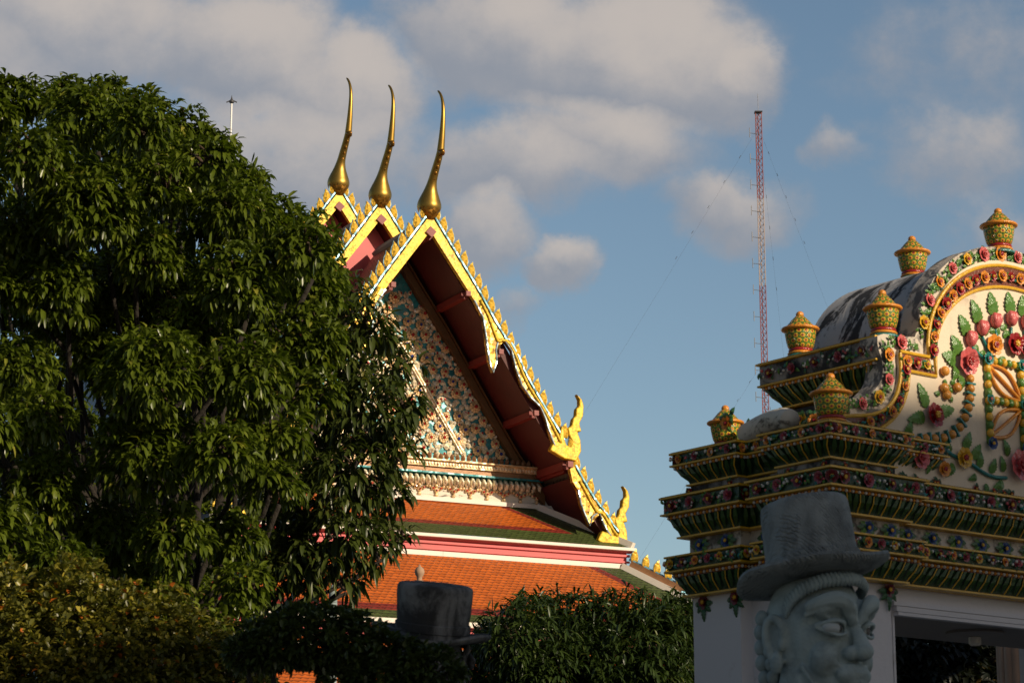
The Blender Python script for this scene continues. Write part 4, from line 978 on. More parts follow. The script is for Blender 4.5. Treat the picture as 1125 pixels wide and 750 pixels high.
# flowers along the cornices
band_flowers(FOOT, .185, 4.343, ['maroon', 'rose'], .21, .80, .03, ANY)
band_flowers(FOOT, .178, 3.94, ['yellow', 'maroon', 'orange', 'rose'], .13, .62, .02, ANY, L=.04)
band_flowers(LB, .14, 4.672, ['orange', 'rose'], .16, .60, .015, ANY, part=False, L=.035)
band_flowers(UB, .145, 5.335, ['maroon', 'rose'], .24, .75, .035, ANY, part=False)
for a, b, nr in walk(FOOT, .062):
    if not seen(a, b, nr): continue
    ln = (b - a).length; n = max(1, round(ln / .25)) if ln > .3 else 1
    if ln < .1: continue
    for i in range(n):
        p = a.lerp(b, (i + .5) / n); flower('blue', p.x, p.y, 4.06, (nr.x, nr.y), .85, part=nr.y < -.5)
        for s in (0, math.pi):
            for da in (-.5, 0, .5): leafblade(GL if da else GD, p.x, p.y, 4.06, s + da, .10 if da == 0 else .075, .045, (nr.x, nr.y), .02)
    for i in range(int(ln / .2)):
        p = a.lerp(b, random.random()); flower('red', p.x, p.y, 4.448, (nr.x, nr.y), .5, part=False)
        for q in range(4): leafblade(GD, p.x, p.y, 4.448, random.uniform(0, 6.3), .05, .03, (nr.x, nr.y), .02)
# corner flowers standing out from the piers, pendants under the lowest course
for (x, y) in ((L0 - .17, -.17), (L0 - .17, DY + .15), (L0 + .52, .02 - .17), (2 * CU - L0 - .52, .02 - .17)):
    n_ = Vector((x - CU, y - .6)).normalized()
    n_ = Vector((-.707, -.707)) if x < 0 and y < 0 else Vector((-.707, .707)) if x < 0 and y > .6 else Vector((0, -1))
    for z in (4.343, 3.94) + ((4.672,) if x < -.5 else ()):
        k = .045 if z > 4.5 else 0
        flower('maroon' if z > 4 else 'yellow', x + .01 + k, y + (k if y < 0 else -k), z, n_, .85, part=False)
for (x, y, nr) in ((L0 - .01, .04, (-1, 0)), (L0 + .03, -.01, (0, -1)), (L0 + .49, -.01, (0, -1)), (L0 - .01, DY - .04, (-1, 0)), (L0 - .01, .36, (-1, 0)), (L0 - .01, DY - .36, (-1, 0)), (2 * CU - L0 - .49, -.01, (0, -1))):
    flower('maroon', x, y, 3.675, nr, .95, part=False)
    for a in (-90, -140, -40, 180, 0): leafblade(GD, x, y, 3.665, R(a), .14 if a == -90 else .10, .06, nr, .03, 3)
# reliefs on the dark shoulders
for (x, y, z, nr, k) in ((-.02, .16, 4.98, (-1, -.25), 'orange'), (-.30, .45, 4.86, (-.8, -.3), 'orange'), (-.12, .75, 4.94, (-1, 0), 'yellow'), (-.58, 1.02, 4.90, (-.9, -.2), 'orange'), (-.35, 1.0, 4.86, (-1, -.2), 'pink'), (.02, .17, 5.02, (-.5, -1), 'orange')):
    flower(k, x - .03, y, z, nr, .95, part=False)
    for q in range(9): leafblade(random.choice([GL, GD]), x - .03, y + random.uniform(-.05, .05), z + random.uniform(-.05, .05), random.uniform(0, 6.3), .07, .04, nr, .03)
o = GW.build('white_porcelain_bits', M['c_white'], gate); o['kind'] = 'stuff'
o = GP.build('pink_porcelain_bits', M['c_pink'], gate); o['kind'] = 'stuff'
o = GL.build('garland_leaves', M['c_green'], gate); o['kind'] = 'stuff'
o = GD.build('dark_garland_leaves', M['c_dgreen'], gate); o['kind'] = 'stuff'
o = GT.build('turquoise_garland_leaves', M['c_turq'], gate); o['kind'] = 'stuff'
for key, mb in spill.items():
    o = mb.build('small_flowers', bpy.data.materials[key], gate); o['kind'] = 'stuff'
# urns
ub = MB(); ub.lathe([(.094, .075), (.108, .10), (.118, .14), (.127, .19), (.131, .235)], 36); UB_ = ub.mesh('urn', M['urn'], True)
ul = MB(); ul.lathe([(.138, .255), (.115, .272), (.098, .292), (.070, .325), (.040, .355), (.030, .362)], 36); UL_ = ul.mesh('urn_lid', M['urn_lid'], True)
ur = MB(); ur.lathe([(.131, .228), (.155, .236), (.160, .246), (.154, .256), (.13, .258)], 36); ur.ball((0, 0, .372), (.034, .034, .030), 12, 8); UR_ = ur.mesh('urn_rim', M['c_orange'], True)
uf = MB(); uf.lathe([(.125, 0), (.125, .012), (.10, .03)], 30); UF_ = uf.mesh('urn_foot', M['c_turq'], 40)
uo = MB(); uo.lathe([(.105, .028), (.112, .04), (.10, .052)], 30); UO_ = uo.mesh('foot_ring', M['c_orange'], True)
ux = MB(); ux.lathe([(.098, .05), (.104, .062), (.097, .078)], 30); UX_ = ux.mesh('foot_band', M['c_red'], True)
for (x, y, z, sc) in ((-.55, .08, 4.735, 1.06), (-.50, DY - .10, 4.735, .96), (.03, .13, 5.43, 1.0), (.03, .93, 5.435, 1.0), (1.21, .07, 6.215, 1.0), (1.20, .90, 6.19, 1.0), (2 * CU + .55, .08, 4.735, 1.06), (2 * CU, .16, 5.43, 1.0), (2 * CU, DY - .14, 5.435, 1.0)):
    o = put('urn', UB_, gate, (x, y, z), (0, 0, random.uniform(0, 6)), sc * .86)
    for nm, me in (('urn_lid', UL_), ('urn_rim', UR_), ('urn_foot', UF_), ('foot_ring', UO_), ('foot_band', UX_)): put(nm, me, o, (0, 0, 0))
# ------------------------------------------------------------------ stone guardians in top hats
def fused(name, mb, m, parent, voxel=.008, smooth_it=6):
    """one continuous carved surface out of overlapping forms"""
    me = mb.mesh(name, m, True); o = bpy.data.objects.new(name, me); COL.objects.link(o)
    r = o.modifiers.new('r', 'REMESH'); r.mode = 'VOXEL'; r.voxel_size = voxel; r.use_smooth_shade = True
    s = o.modifiers.new('s', 'SMOOTH'); s.factor = .5; s.iterations = smooth_it
    dg = bpy.context.evaluated_depsgraph_get(); me2 = bpy.data.meshes.new_from_object(o.evaluated_get(dg)); me2.name = name
    bpy.data.objects.remove(o); bpy.data.meshes.remove(me)
    if not me2.materials: me2.materials.append(m)
    me2.polygons.foreach_set('use_smooth', [True] * len(me2.polygons))
    return link(name, me2, parent)
def carve(o):
    """sink the eye sockets, temples and mouth corners into the fused head"""
    n = len(o.data.vertices); V = np.empty(n * 3, np.float32); o.data.vertices.foreach_get('co', V); V = V.reshape(-1, 3)
    for s in (-1, 1):
        for c, r, d in (((s * .105, -.26, 2.915), (.07, .07, .020), (0, .030, 0)), ((s * .05, -.26, 2.865), (.022, .06, .022), (0, .026, 0)), ((s * .20, -.16, 2.865), (.04, .07, .03), (-s * .012, .012, 0)),
                        ((s * .085, -.25, 2.715), (.016, .06, .045), (0, .016, 0)), ((s * .135, -.2, 2.672), (.022, .06, .020), (0, .016, 0)), ((0, -.26, 2.585), (.07, .06, .016), (0, .016, 0)), ((s * .105, -.25, 2.80), (.06, .06, .012), (0, .010, 0)), ((s * .21, -.02, 2.82), (.03, .03, .12), (-s * .012, 0, 0))):
            g = np.exp(-(((V - np.array(c, np.float32)) / np.array(r, np.float32)) ** 2).sum(1)); V += g[:, None] * np.array(d, np.float32)
    o.data.vertices.foreach_set('co', V.ravel()); o.data.update()
def guardian(label, loc, rz, sc, hat, m, mh, me, grp):
    t = thing('stone_guardian', label, 'statue', loc, rz, grp)
    t.scale = (.89 * sc, .89 * sc, sc)
    # head and body face -y; eyes at 2.86
    b = MB()
    b.ball((0, .03, 2.86), (.225, .28, .33), 32, 24)
    b.ball((0, -.02, 2.66), (.185, .225, .24), 28, 20)
    b.ball((0, -.165, 2.505), (.10, .085, .085), 20, 14)
    for s in (-1, 1):
        b.ball((s * .11, -.150, 2.725), (.085, .085, .09), 18, 14)          # cheek
        b.ball((s * .10, -.185, 2.945), (.105, .075, .06), 18, 12)             # brow bone
        b.ball((s * .17, .02, 2.60), (.05, .10, .12), 14, 10)                  # jaw
        b.ball((s * .040, -.265, 2.748), (.040, .042, .034), 14, 10)           # nostril wing
    b.tube([(0, -.235, 2.915), (0, -.262, 2.85), (0, -.295, 2.79), (0, -.312, 2.755)], [.028, .030, .040, .046], 14)
    b.ball((0, -.312, 2.755), (.050, .050, .042), 16, 12)
    b.ball((0, -.235, 2.655), (.115, .06, .055), 18, 12)                       # muzzle
    b.tube([(-.125, -.185, 2.682), (-.085, -.235, 2.660), (-.035, -.278, 2.662), (0, -.283, 2.655), (.035, -.278, 2.662), (.085, -.235, 2.660), (.125, -.185, 2.682)], [.006, .014, .019, .017, .019, .014, .006], 10)
    b.tube([(-.10, -.215, 2.640), (-.05, -.262, 2.622), (0, -.272, 2.616), (.05, -.262, 2.622), (.10, -.215, 2.640)], [.008, .018, .022, .018, .008], 10)
    for s in (-1, 1):
        # lids
        up_ = [(s * .050, -.250, 2.848), (s * .075, -.264, 2.878), (s * .118, -.262, 2.893), (s * .16, -.234, 2.883), (s * .205, -.175, 2.864)]
        lo = [(s * .050, -.250, 2.846), (s * .08, -.260, 2.828), (s * .12, -.255, 2.822), (s * .162, -.226, 2.838), (s * .205, -.175, 2.860)]
        b.tube(smoothline(up_, 2), .013, 8); b.tube(smoothline(lo, 2), .0095, 8)
        # sweeping double eyebrow
        e1 = [(s * .018, -.262, 2.880), (s * .045, -.285, 2.935), (s * .09, -.280, 2.978), (s * .14, -.250, 2.985), (s * .19, -.195, 2.968), (s * .225, -.135, 2.945)]
        e2 = [(s * .05, -.275, 2.93), (s * .09, -.275, 2.955), (s * .14, -.247, 2.960), (s * .19, -.190, 2.940), (s * .225, -.125, 2.915)]
        e1 = smoothline(e1, 2); e2 = smoothline(e2, 2)
        b.tube(e1, [.020 + .020 * math.sin(math.pi * i / (len(e1) - 1)) for i in range(len(e1))], 8); b.tube(e2, .015, 8)
        # moustache and whisker curls on the jaw
        w1 = smoothline([(s * .03, -.272, 2.690), (s * .075, -.255, 2.690), (s * .12, -.215, 2.705), (s * .15, -.17, 2.695)], 2); b.tube(w1, [.012 * (1 - .6 * i / len(w1)) for i in range(len(w1))], 8)
        for k in range(3):
            w2 = smoothline([(s * (.195 - .01 * k), -.06 - .04 * k, 2.70 - .05 * k), (s * (.175 - .01 * k), -.12 - .03 * k, 2.62 - .04 * k), (s * (.13), -.165 - .02 * k, 2.55 - .03 * k)], 2); b.tube(w2, .013, 8)
        # ear: rim, bowl and long lobe
        ear = [(s * .215, .03, 2.80), (s * .235, .02, 2.88), (s * .245, .075, 2.925), (s * .25, .125, 2.90), (s * .25, .135, 2.82), (s * .242, .10, 2.745), (s * .235, .065, 2.70), (s * .225, .045, 2.735)]
        b.tube(smoothline(ear, 2), .021, 10); b.ball((s * .222, .085, 2.83), (.018, .05, .085), 12, 10); b.ball((s * .238, .07, 2.715), (.024, .042, .05), 12, 10)
        b.ball((s * .228, .035, 2.795), (.022, .022, .03), 10, 8)
    b.tube([(0, .05, 2.55), (0, .06, 2.30)], [.17, .20], 20)
    # shoulders, robe, arms folded over a staff
    b.ball((0, .04, 2.12), (.50, .27, .24), 28, 18)
    b.lathe([(.36, 0), (.42, .10), (.40, .6), (.36, 1.15), (.40, 1.7), (.44, 2.0), (.38, 2.2), (.2, 2.32)], 36, (0, .04, 0), mtx=Matrix.Diagonal((1.1, .72, 1)))
    for s in (-1, 1):
        b.tube([(s * .46, .04, 2.10), (s * .54, -.02, 1.75), (s * .40, -.26, 1.50), (s * .12, -.36, 1.55)], [.14, .13, .11, .075], 14)
        b.ball((s * .08, -.37, 1.55), (.07, .06, .08), 14, 10)
        for f in range(4): b.tube([(s * .06, -.41, 1.60 - .035 * f), (s * -.005, -.44, 1.595 - .035 * f), (s * -.03, -.41, 1.59 - .035 * f)], [.02, .019, .016], 8)
        b.tube([(s * .08, -.40, 1.62), (s * .03, -.43, 1.65)], [.022, .016], 8)
        b.ball((s * .18, -.14, .07), (.13, .24, .08), 16, 10)
    body = fused('body', b, m, t, .0058, 3)
    carve(body)
    for s in (-1, 1):
        q = MB(); q.ball((s * .122 - (.022 if s > 0 else 0), -.214 + (.022 if s > 0 else 0), 2.857), (.062, .044, .033), 24, 16); e = q.build('eyeball', me, t, True)
        q = MB(); q.ball((s * .122 + (.020 if s < 0 else -.006), -.252 + (.020 if s > 0 else .004), 2.857), (.016, .010, .019), 12, 8); q.build('pupil', M['stone_black'], e, True)
    # roped hair line under the hat and curls behind the ears
    q = MB()
    hl = smoothline([(-.215, .02, 2.93), (-.222, -.03, 2.99), (-.205, -.11, 3.035), (-.155, -.19, 3.065), (-.08, -.238, 3.075), (0, -.25, 3.08)], 3)
    hl = hl + [(-x, y, z) for x, y, z in reversed(hl[:-1])]
    for p, tg in resample(hl, .022):
        q.tube([p + Vector((0, .015, .034)), p + Vector((0, .002, .018)), p + Vector((0, -.010, 0)) , p + Vector((0, 0, -.026))], [.010, .013, .016, .009], 8)
    q.build('hair_fringe', m, t, True)
    q = MB()
    for s in (-1, 1):
        for (y, z, r) in ((.17, 2.90, .036), (.175, 2.84, .038), (.17, 2.78, .036), (.16, 2.72, .036), (.15, 2.66, .036), (.22, 2.93, .04), (.12, 2.60, .034), (.23, 2.87, .04), (.23, 2.80, .04), (.225, 2.73, .04), (.21, 2.66, .038)):
            q.ball((s * .188, y, z), (r * .8, r, r), 12, 8)
    q.ball((0, .20, 2.80), (.19, .14, .26), 20, 14)
    q.build('back_hair', m, t, True)
    # hat: tapering crown, band, wide brim a little wavy
    h = MB(); rt, rb, hh, br, roll, hx = hat; rt, rb, br = rt / .89, rb / .89, br / .89
    rot = Euler((R(-8), R(roll), 0)).to_matrix(); c = Vector((0, .02, 3.118 if hx else 3.085))
    pr = smoothline([(rb + .01, .0), (rb + .004, .03), (rb, .10), ((rb + rt) / 2, hh * .55), (rt, hh - .035), (rt - .012, hh - .006), (rt - .05, hh), (0.01, hh + .004)], 1)
    h.lathe(pr, 56, c, mtx=rot); h.lathe([(rb + .002, .035), (rb + .012, .04), (rb + .012, .085), (rb + .002, .09)], 56, c, mtx=rot)
    hc = h.build('hat_crown', mh, t, 45)
    n = 72; vs = []; fs = []
    prof = [(.17, .012), (rb + .02, .012), (br * .80, .018), (br * .95, .030), (br, .036), (br + .006, .022), (br - .004, .006), (br * .90, -.008), (br * .7, -.022), (.19, -.028), (.17, -.02)]
    bb = MB()
    for r, z in prof:
        for j in range(n):
            a = 2 * math.pi * j / n; rr_ = r * (1 + .012 * math.sin(3 * a + 1) + .006 * math.sin(7 * a)); zz = z + (.022 * math.cos(2 * a) + .006 * math.sin(5 * a) + hx * math.cos(a + R(38))) * (r / br) ** 2
            vs.append(rot @ Vector((rr_ * math.cos(a), rr_ * math.sin(a), zz)) + c)
    k = len(prof)
    for i in range(k):
        for j in range(n): fs.append((i * n + j, i * n + (j + 1) % n, ((i + 1) % k) * n + (j + 1) % n, ((i + 1) % k) * n + j))
    bb.add(vs, fs); bb.build('hat_brim', mh, t, 50)
    for nm_, amt in (('hat_crown', .009),):
        d = hc.modifiers.new('sub', 'SUBSURF'); d.levels = d.render_levels = 2; d.subdivision_type = 'SIMPLE'
        tx = bpy.data.textures.new('hat_wear', 'CLOUDS'); tx.noise_scale = .07; tx.noise_depth = 3
        dm = hc.modifiers.new('wear', 'DISPLACE'); dm.texture = tx; dm.strength = amt; dm.mid_level = .5; dm.texture_coords = 'LOCAL'
    pl = MB(); pl.box((0, 0, -.12), (1.3, 1.1, .25)); pl.box((0, 0, .0), (1.15, .95, .04)); pl.build('plinth', m, t)
    return t
guardian('grey stone guardian head and shoulders in a light grey top hat, face turned right', (1.395, 11.0, -.02), R(38), 1.0, (.206, .212, .355, .352, -3, .020), M['stone'], M['stone_hat'], M['stone_eye'], 'stone guardians in top hats')
guardian('blackened stone guardian in a dark top hat, seen from behind beside the clipped shrub', (-.425, 13.0, .20), R(160), .92, (.225, .212, .315, .345, -8, .0), M['stone_black'], M['stone_black'], M['stone_black'], 'stone guardians in top hats')

# ------------------------------------------------------------------ trees and shrubs
TP = math.tan(PITCH)
def at(px, py, Y):
    """point at depth Y seen at picture position (px, py) of the 1125 x 750 survey photo"""
    f = 85 * 1125 / 36; a, b = (px - 562.5) / f, (375 - py) / f; c, s = math.cos(PITCH), math.sin(PITCH)
    k = Y / (c - b * s); return Vector((a * k, Y, 1.6 + (s + b * c) * k))
def leaves(name, pos, nor, m, parent, per=9, L=.15, W=.045, droop=.8, spread=1.0, tint0=.0, seed=1, kind=None, fold=.25):
    """rosettes of leaves: every rosette at pos opens along nor, the blades bending down under their weight"""
    r = np.random.default_rng(seed); n = len(pos); N = n * per
    P0 = np.repeat(pos, per, 0); A = np.repeat(nor, per, 0)
    A /= np.linalg.norm(A, axis=1, keepdims=True) + 1e-9
    ref = np.where(np.abs(A[:, 2:3]) < .9, np.array([[0, 0, 1.]]), np.array([[1., 0, 0]]))
    X = np.cross(A, ref); X /= np.linalg.norm(X, axis=1, keepdims=True) + 1e-9; Y = np.cross(A, X)
    ph = np.tile(np.arange(per) * 2.399, n) + np.repeat(r.uniform(0, 6.28, n), per); op = r.uniform(.45, 1.35, N) * spread
    D = A * np.cos(op)[:, None] + (X * np.cos(ph)[:, None] + Y * np.sin(ph)[:, None]) * np.sin(op)[:, None]
    g = droop * r.uniform(.5, 1.3, N)
    D1 = D + np.array([0, 0, -1.]) * (g * .35)[:, None]; D1 /= np.linalg.norm(D1, axis=1, keepdims=True)
    D2 = D1 + np.array([0, 0, -1.]) * g[:, None]; D2 /= np.linalg.norm(D2, axis=1, keepdims=True)
    ln = (L * r.uniform(.55, 1.25, N))[:, None]; wd = (W * r.uniform(.75, 1.2, N))[:, None]
    S = np.cross(D1, np.array([[0, 0, 1.]])) + r.normal(0, .25, (N, 3)); S -= D1 * (S * D1).sum(1, keepdims=True); S /= np.linalg.norm(S, axis=1, keepdims=True) + 1e-9
    U = np.cross(S, D1)
    start = P0 + D1 * (ln * .12) + r.normal(0, L * .10, (N, 3))
    m1 = start + D1 * ln * .38; m2 = m1 + D2 * ln * .34; tip = m2 + (D2 + np.array([0, 0, -.3])) * ln * .28
    up_ = U * wd * fold
    V = np.stack([start, m1 - S * wd * .5 + up_, m1, m1 + S * wd * .5 + up_, m2 - S * wd * .46 + up_ * .8, m2, m2 + S * wd * .46 + up_ * .8, tip], 1).reshape(-1, 3)
    F = np.array([[0, 2, 1, -1], [0, 3, 2, -1], [1, 2, 5, 4], [2, 3, 6, 5], [4, 5, 7, -1], [5, 6, 7, -1]])
    tri = np.array([[0, 2, 1], [0, 3, 2], [4, 5, 7], [5, 6, 7]]); qd = np.array([[1, 2, 5, 4], [2, 3, 6, 5]])
    base = (np.arange(N) * 8)[:, None, None]
    T = (base + tri[None]).reshape(-1); Q = (base + qd[None]).reshape(-1)
    me = bpy.data.meshes.new(name); nt, nq = N * 4, N * 2
    me.vertices.add(N * 8); me.vertices.foreach_set('co', V.astype(np.float32).ravel())
    me.loops.add(len(T) + len(Q)); me.loops.foreach_set('vertex_index', np.concatenate([T, Q]).astype(np.int32))
    me.polygons.add(nt + nq)
    ls = np.concatenate([np.arange(nt) * 3, len(T) + np.arange(nq) * 4]); me.polygons.foreach_set('loop_start', ls.astype(np.int32))
    tn = np.clip(r.beta(2, 3.0, N) * .85 + np.repeat(r.normal(0, .10, n), per) + tint0 + (r.random(N) < .05) * .45, 0, 1)
    at_ = me.attributes.new('tint', 'FLOAT', 'POINT'); at_.data.foreach_set('value', np.repeat(tn, 8).astype(np.float32))
    me.update(calc_edges=True); me.validate(); me.materials.append(m)
    me.polygons.foreach_set('use_smooth', [True] * len(me.polygons))
    o = link(name, me, parent)
    if kind: o['kind'] = kind
    return o
def lump_points(lumps, dens, shell=(.72, 1.05), seed=1, up_bias=.25):
    """rosette spots on the outsides of overlapping ellipsoidal clumps; lumps are (centre, (rx, ry, rz))"""
    r = np.random.default_rng(seed); PP, NN = [], []
    C = np.array([tuple(c) for c, q in lumps]); Q = np.array([q for c, q in lumps])
    for i, (c, q) in enumerate(lumps):
        area = 4 * math.pi * ((q[0] * q[1]) ** 1.6 / 3 + (q[0] * q[2]) ** 1.6 / 3 + (q[1] * q[2]) ** 1.6 / 3) ** (1 / 1.6)
        n = int(area * dens); d = r.normal(0, 1, (n, 3)); d /= np.linalg.norm(d, axis=1, keepdims=True)
        ragged = 1 + .10 * np.sin(d[:, 0] * 7 + i) * np.cos(d[:, 2] * 6 + 2 * i) + r.normal(0, .05, n)
        p = np.array(tuple(c)) + d * np.array(q) * (r.uniform(*shell, n) * ragged)[:, None]
        keep = np.ones(n, bool)
        for j in range(len(lumps)):
            if j != i: keep &= ((((p - C[j]) / Q[j]) ** 2).sum(1) > .55)
        nn = d / np.array(q); nn /= np.linalg.norm(nn, axis=1, keepdims=True); nn[:, 2] += up_bias
        PP.append(p[keep]); NN.append(nn[keep])
    return np.concatenate(PP), np.concatenate(NN)
def limb(m, a, b, r0, r1, sag=.1, seed=0):
    rr_ = random.Random(seed); a, b = Vector(a), Vector(b); pts = []
    for i in range(7):
        t = i / 6; p = a.lerp(b, t); k = math.sin(math.pi * t) * (b - a).length * .06
        pts.append(p + Vector((rr_.uniform(-k, k), rr_.uniform(-k, k), rr_.uniform(-k, k) + math.sin(math.pi * t) * sag)))
    m.tube(pts, [r0 + (r1 - r0) * i / 6 for i in range(7)], 8); return pts
def tree(name, label, cat, base, lumps, lm, dens, per, L, W, droop, seed, trunk_r, fork, group=None, inner=.35, tint0=0.0, twigs=True, up_bias=.25, spread=1.0, shell=(.72, 1.05)):
    t = thing(name, label, cat, base, 0, group); B = Vector(base)
    loc = [(Vector(c) - B, q) for c, q in lumps]
    m = MB(); top = Vector((0, 0, fork)); limb(m, (0, 0, -.1), top, trunk_r * 1.25, trunk_r * .8, 0, seed)
    m.build('trunk', M['bark'], t, True)
    m = MB(); tw = MB(); rr_ = random.Random(seed)
    for i, (c, q) in enumerate(loc):
        s = top if c.z > fork else Vector((0, 0, max(.4, c.z - 1.0)))
        pts = limb(m, s + Vector((0, 0, -.2)), c + Vector((0, .8, -q[2] * .3)), trunk_r * .20, .02, .2, seed + i)
        for k in range(7):
            d = Vector((rr_.gauss(0, 1), rr_.gauss(0, 1), rr_.gauss(0, .8))).normalized(); e = c + Vector((d.x * q[0], d.y * q[1], d.z * q[2])) * .92
            limb(tw, c + Vector((0, .5, -q[2] * .3)), e, .022, .007, .05, seed + i * 9 + k)
    m.build('branches', M['bark'], t, True)
    if twigs: tw.build('twigs', M['twig'], t)
    P_, N_ = lump_points(loc, dens, shell, seed, up_bias)
    leaves('crown', P_, N_, lm, t, per, L, W, droop, spread, tint0, seed)
    if inner:
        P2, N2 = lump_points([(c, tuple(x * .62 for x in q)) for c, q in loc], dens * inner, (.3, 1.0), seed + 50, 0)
        leaves('inner_leaves', P2, N2, lm, t, per, L * 1.25, W * 1.5, droop, 1.0, tint0 - .1, seed + 50)  # lower tint puts the crown's inner shade into the leaf colour
    return t
def in_poly(x, y, P):
    c = False; j = len(P) - 1
    for i in range(len(P)):
        if (P[i][1] > y) != (P[j][1] > y) and x < (P[j][0] - P[i][0]) * (y - P[i][1]) / (P[j][1] - P[i][1]) + P[i][0]: c = not c
        j = i
    return c
# big tree filling the left
POLY = [(-160, 150), (0, 92), (40, 100), (110, 92), (150, 112), (215, 122), (240, 165), (270, 195), (300, 232), (335, 235), (362, 275), (368, 350), (362, 450), (330, 520), (300, 560), (290, 640), (250, 700), (-160, 740)]
def edge_dist(x, y): 
    best = 1e9
    for a, b in zip(POLY, POLY[1:] + POLY[:1]):
        ax, ay = a; bx, by = b; t = max(0, min(1, ((x - ax) * (bx - ax) + (y - ay) * (by - ay)) / ((bx - ax) ** 2 + (by - ay) ** 2))); best = min(best, math.hypot(x - ax - t * (bx - ax), y - ay - t * (by - ay)))
    return best
rr = random.Random(21); lumps = []; cand = []
for i in range(6000):
    x, y = rr.uniform(-150, 370), rr.uniform(85, 720)
    if not in_poly(x, y, POLY): continue
    d = edge_dist(x, y); r = min(d + 10, rr.uniform(34, 62))
    if d < 15 or any(math.hypot(x - a, (y - b) * 1.15) < (r + c) * .82 for a, b, c in cand): continue
    cand.append((x, y, r))
for (x, y, r) in cand:
    bulge = math.sqrt(max(.05, 1 - ((x - 120) / 330) ** 2 - ((y - 420) / 430) ** 2)); Y = 21.6 - 2.6 * bulge + rr.uniform(-.8, .7)
    k = Y / 2656
    lumps.append((at(x, y, Y), (r * k * 1.0, r * k * 1.0, r * k * .84)))
for (x, y, r) in ((-25, 112, 36), (22, 108, 28), (72, 112, 28), (118, 108, 26), (160, 128, 30), (202, 140, 28), (232, 172, 30), (262, 208, 34), (298, 244, 30), (333, 262, 32), (345, 310, 34), (190, 180, 40), (130, 160, 40), (240, 240, 40), (130, 330, 48), (118, 385, 46), (165, 300, 44), (205, 345, 44), (60, 330, 44), (250, 330, 44)):
    k = 20.7 / 2656; lumps.append((at(x, y, 20.7 + rr.uniform(-.3, .3)), (r * k * 1.05, r * k, r * k * .95)))
for (x, y, r) in cand:
    if edge_dist(x, y) > 45: k = 23.4 / 2656; lumps.append((at(x + 15, y + 10, 23.4 + rr.uniform(0, .6)), (r * k * 1.25, r * k * .9, r * k * 1.15)))
tree('broadleaf_tree', 'big dense dark green tree with drooping glossy leaves filling the left side', 'tree', (-3.3, 21.6, 0), lumps, M['leaf_big'], 70, 10, .114, .037, .70, 5, .14, 3.2, None, .7)
# looser tree in front of the gable
L2 = [(382, 318, 26, 0), (398, 355, 36, -.2), (425, 400, 36, .1), (380, 400, 42, 0), (440, 440, 24, -.3), (405, 450, 46, -.2), (350, 470, 56, .2), (432, 490, 30, -.2), (385, 520, 50, -.3), (330, 545, 48, .1), (425, 545, 26, .1), (372, 585, 42, -.2), (412, 600, 24, 0), (330, 610, 40, -.1), (300, 585, 40, .2), (285, 640, 34, 0), (375, 635, 18, .1), (438, 585, 14, 0)]
lumps = []
for x, y, r, d in L2:
    Y = 23.6 + d; k = Y / 2656; lumps.append((at(x, y, Y), (r * k, r * k, r * k * .85)))
tree('mango_tree', 'looser mango tree with long hanging leaves in front of the carved gable', 'tree', (-3.6, 24.2, 0), lumps, M['leaf_mango'], 27, 8, .19, .042, .95, 11, .11, 3.0, None, .35, shell=(.55, 1.08))
# round tree between the dark hat and the gate
L3 = [(575, 700, 46), (620, 690, 44), (665, 690, 42), (710, 695, 42), (740, 705, 40), (540, 735, 34), (600, 740, 50), (650, 735, 50), (700, 740, 52), (755, 740, 40), (640, 668, 22), (590, 672, 24), (695, 668, 24), (735, 672, 20), (548, 705, 26), (780, 720, 36), (742, 668, 20), (757, 676, 20), (560, 780, 50), (640, 790, 60), (720, 790, 60), (790, 780, 50)]
lumps = []
for i, (x, y, r) in enumerate(L3):
    Y = 27.0 - (.9 if 560 < x < 740 else .3) * (1 if y > 690 else .3) + (.3 if i % 2 else 0); k = Y / 2656; lumps.append((at(x, y + 4, Y), (r * k * 1.2, r * k * 1.1, r * k * .98)))
tree('round_tree', 'round dark tree with narrow pointed leaves between the dark hat and the gate', 'tree', (1.1, 27.4, 0), lumps, M['leaf_low'], 44, 9, .165, .028, .6, 17, .16, 2.2, None, .8)
# tree beyond the gate; its shade is put into the leaf colours
L4 = [(1000, 735, 40), (1040, 725, 45), (1080, 740, 40), (1020, 780, 60), (1080, 790, 55), (960, 760, 50), (1000, 830, 60), (1080, 850, 70)]
lumps = [(at(x, y, 24 + .4 * (i % 3)), (r * .0125, r * .0092, r * .0115)) for i, (x, y, r) in enumerate(L4)]
tree('darkened_tree', 'tree seen through the gate opening, shade put into its dark leaf colour', 'tree', (4.6, 24.4, 0), lumps, M['leaf_far'], 40, 8, .16, .055, .7, 23, .14, 2.0, None, 1.2)

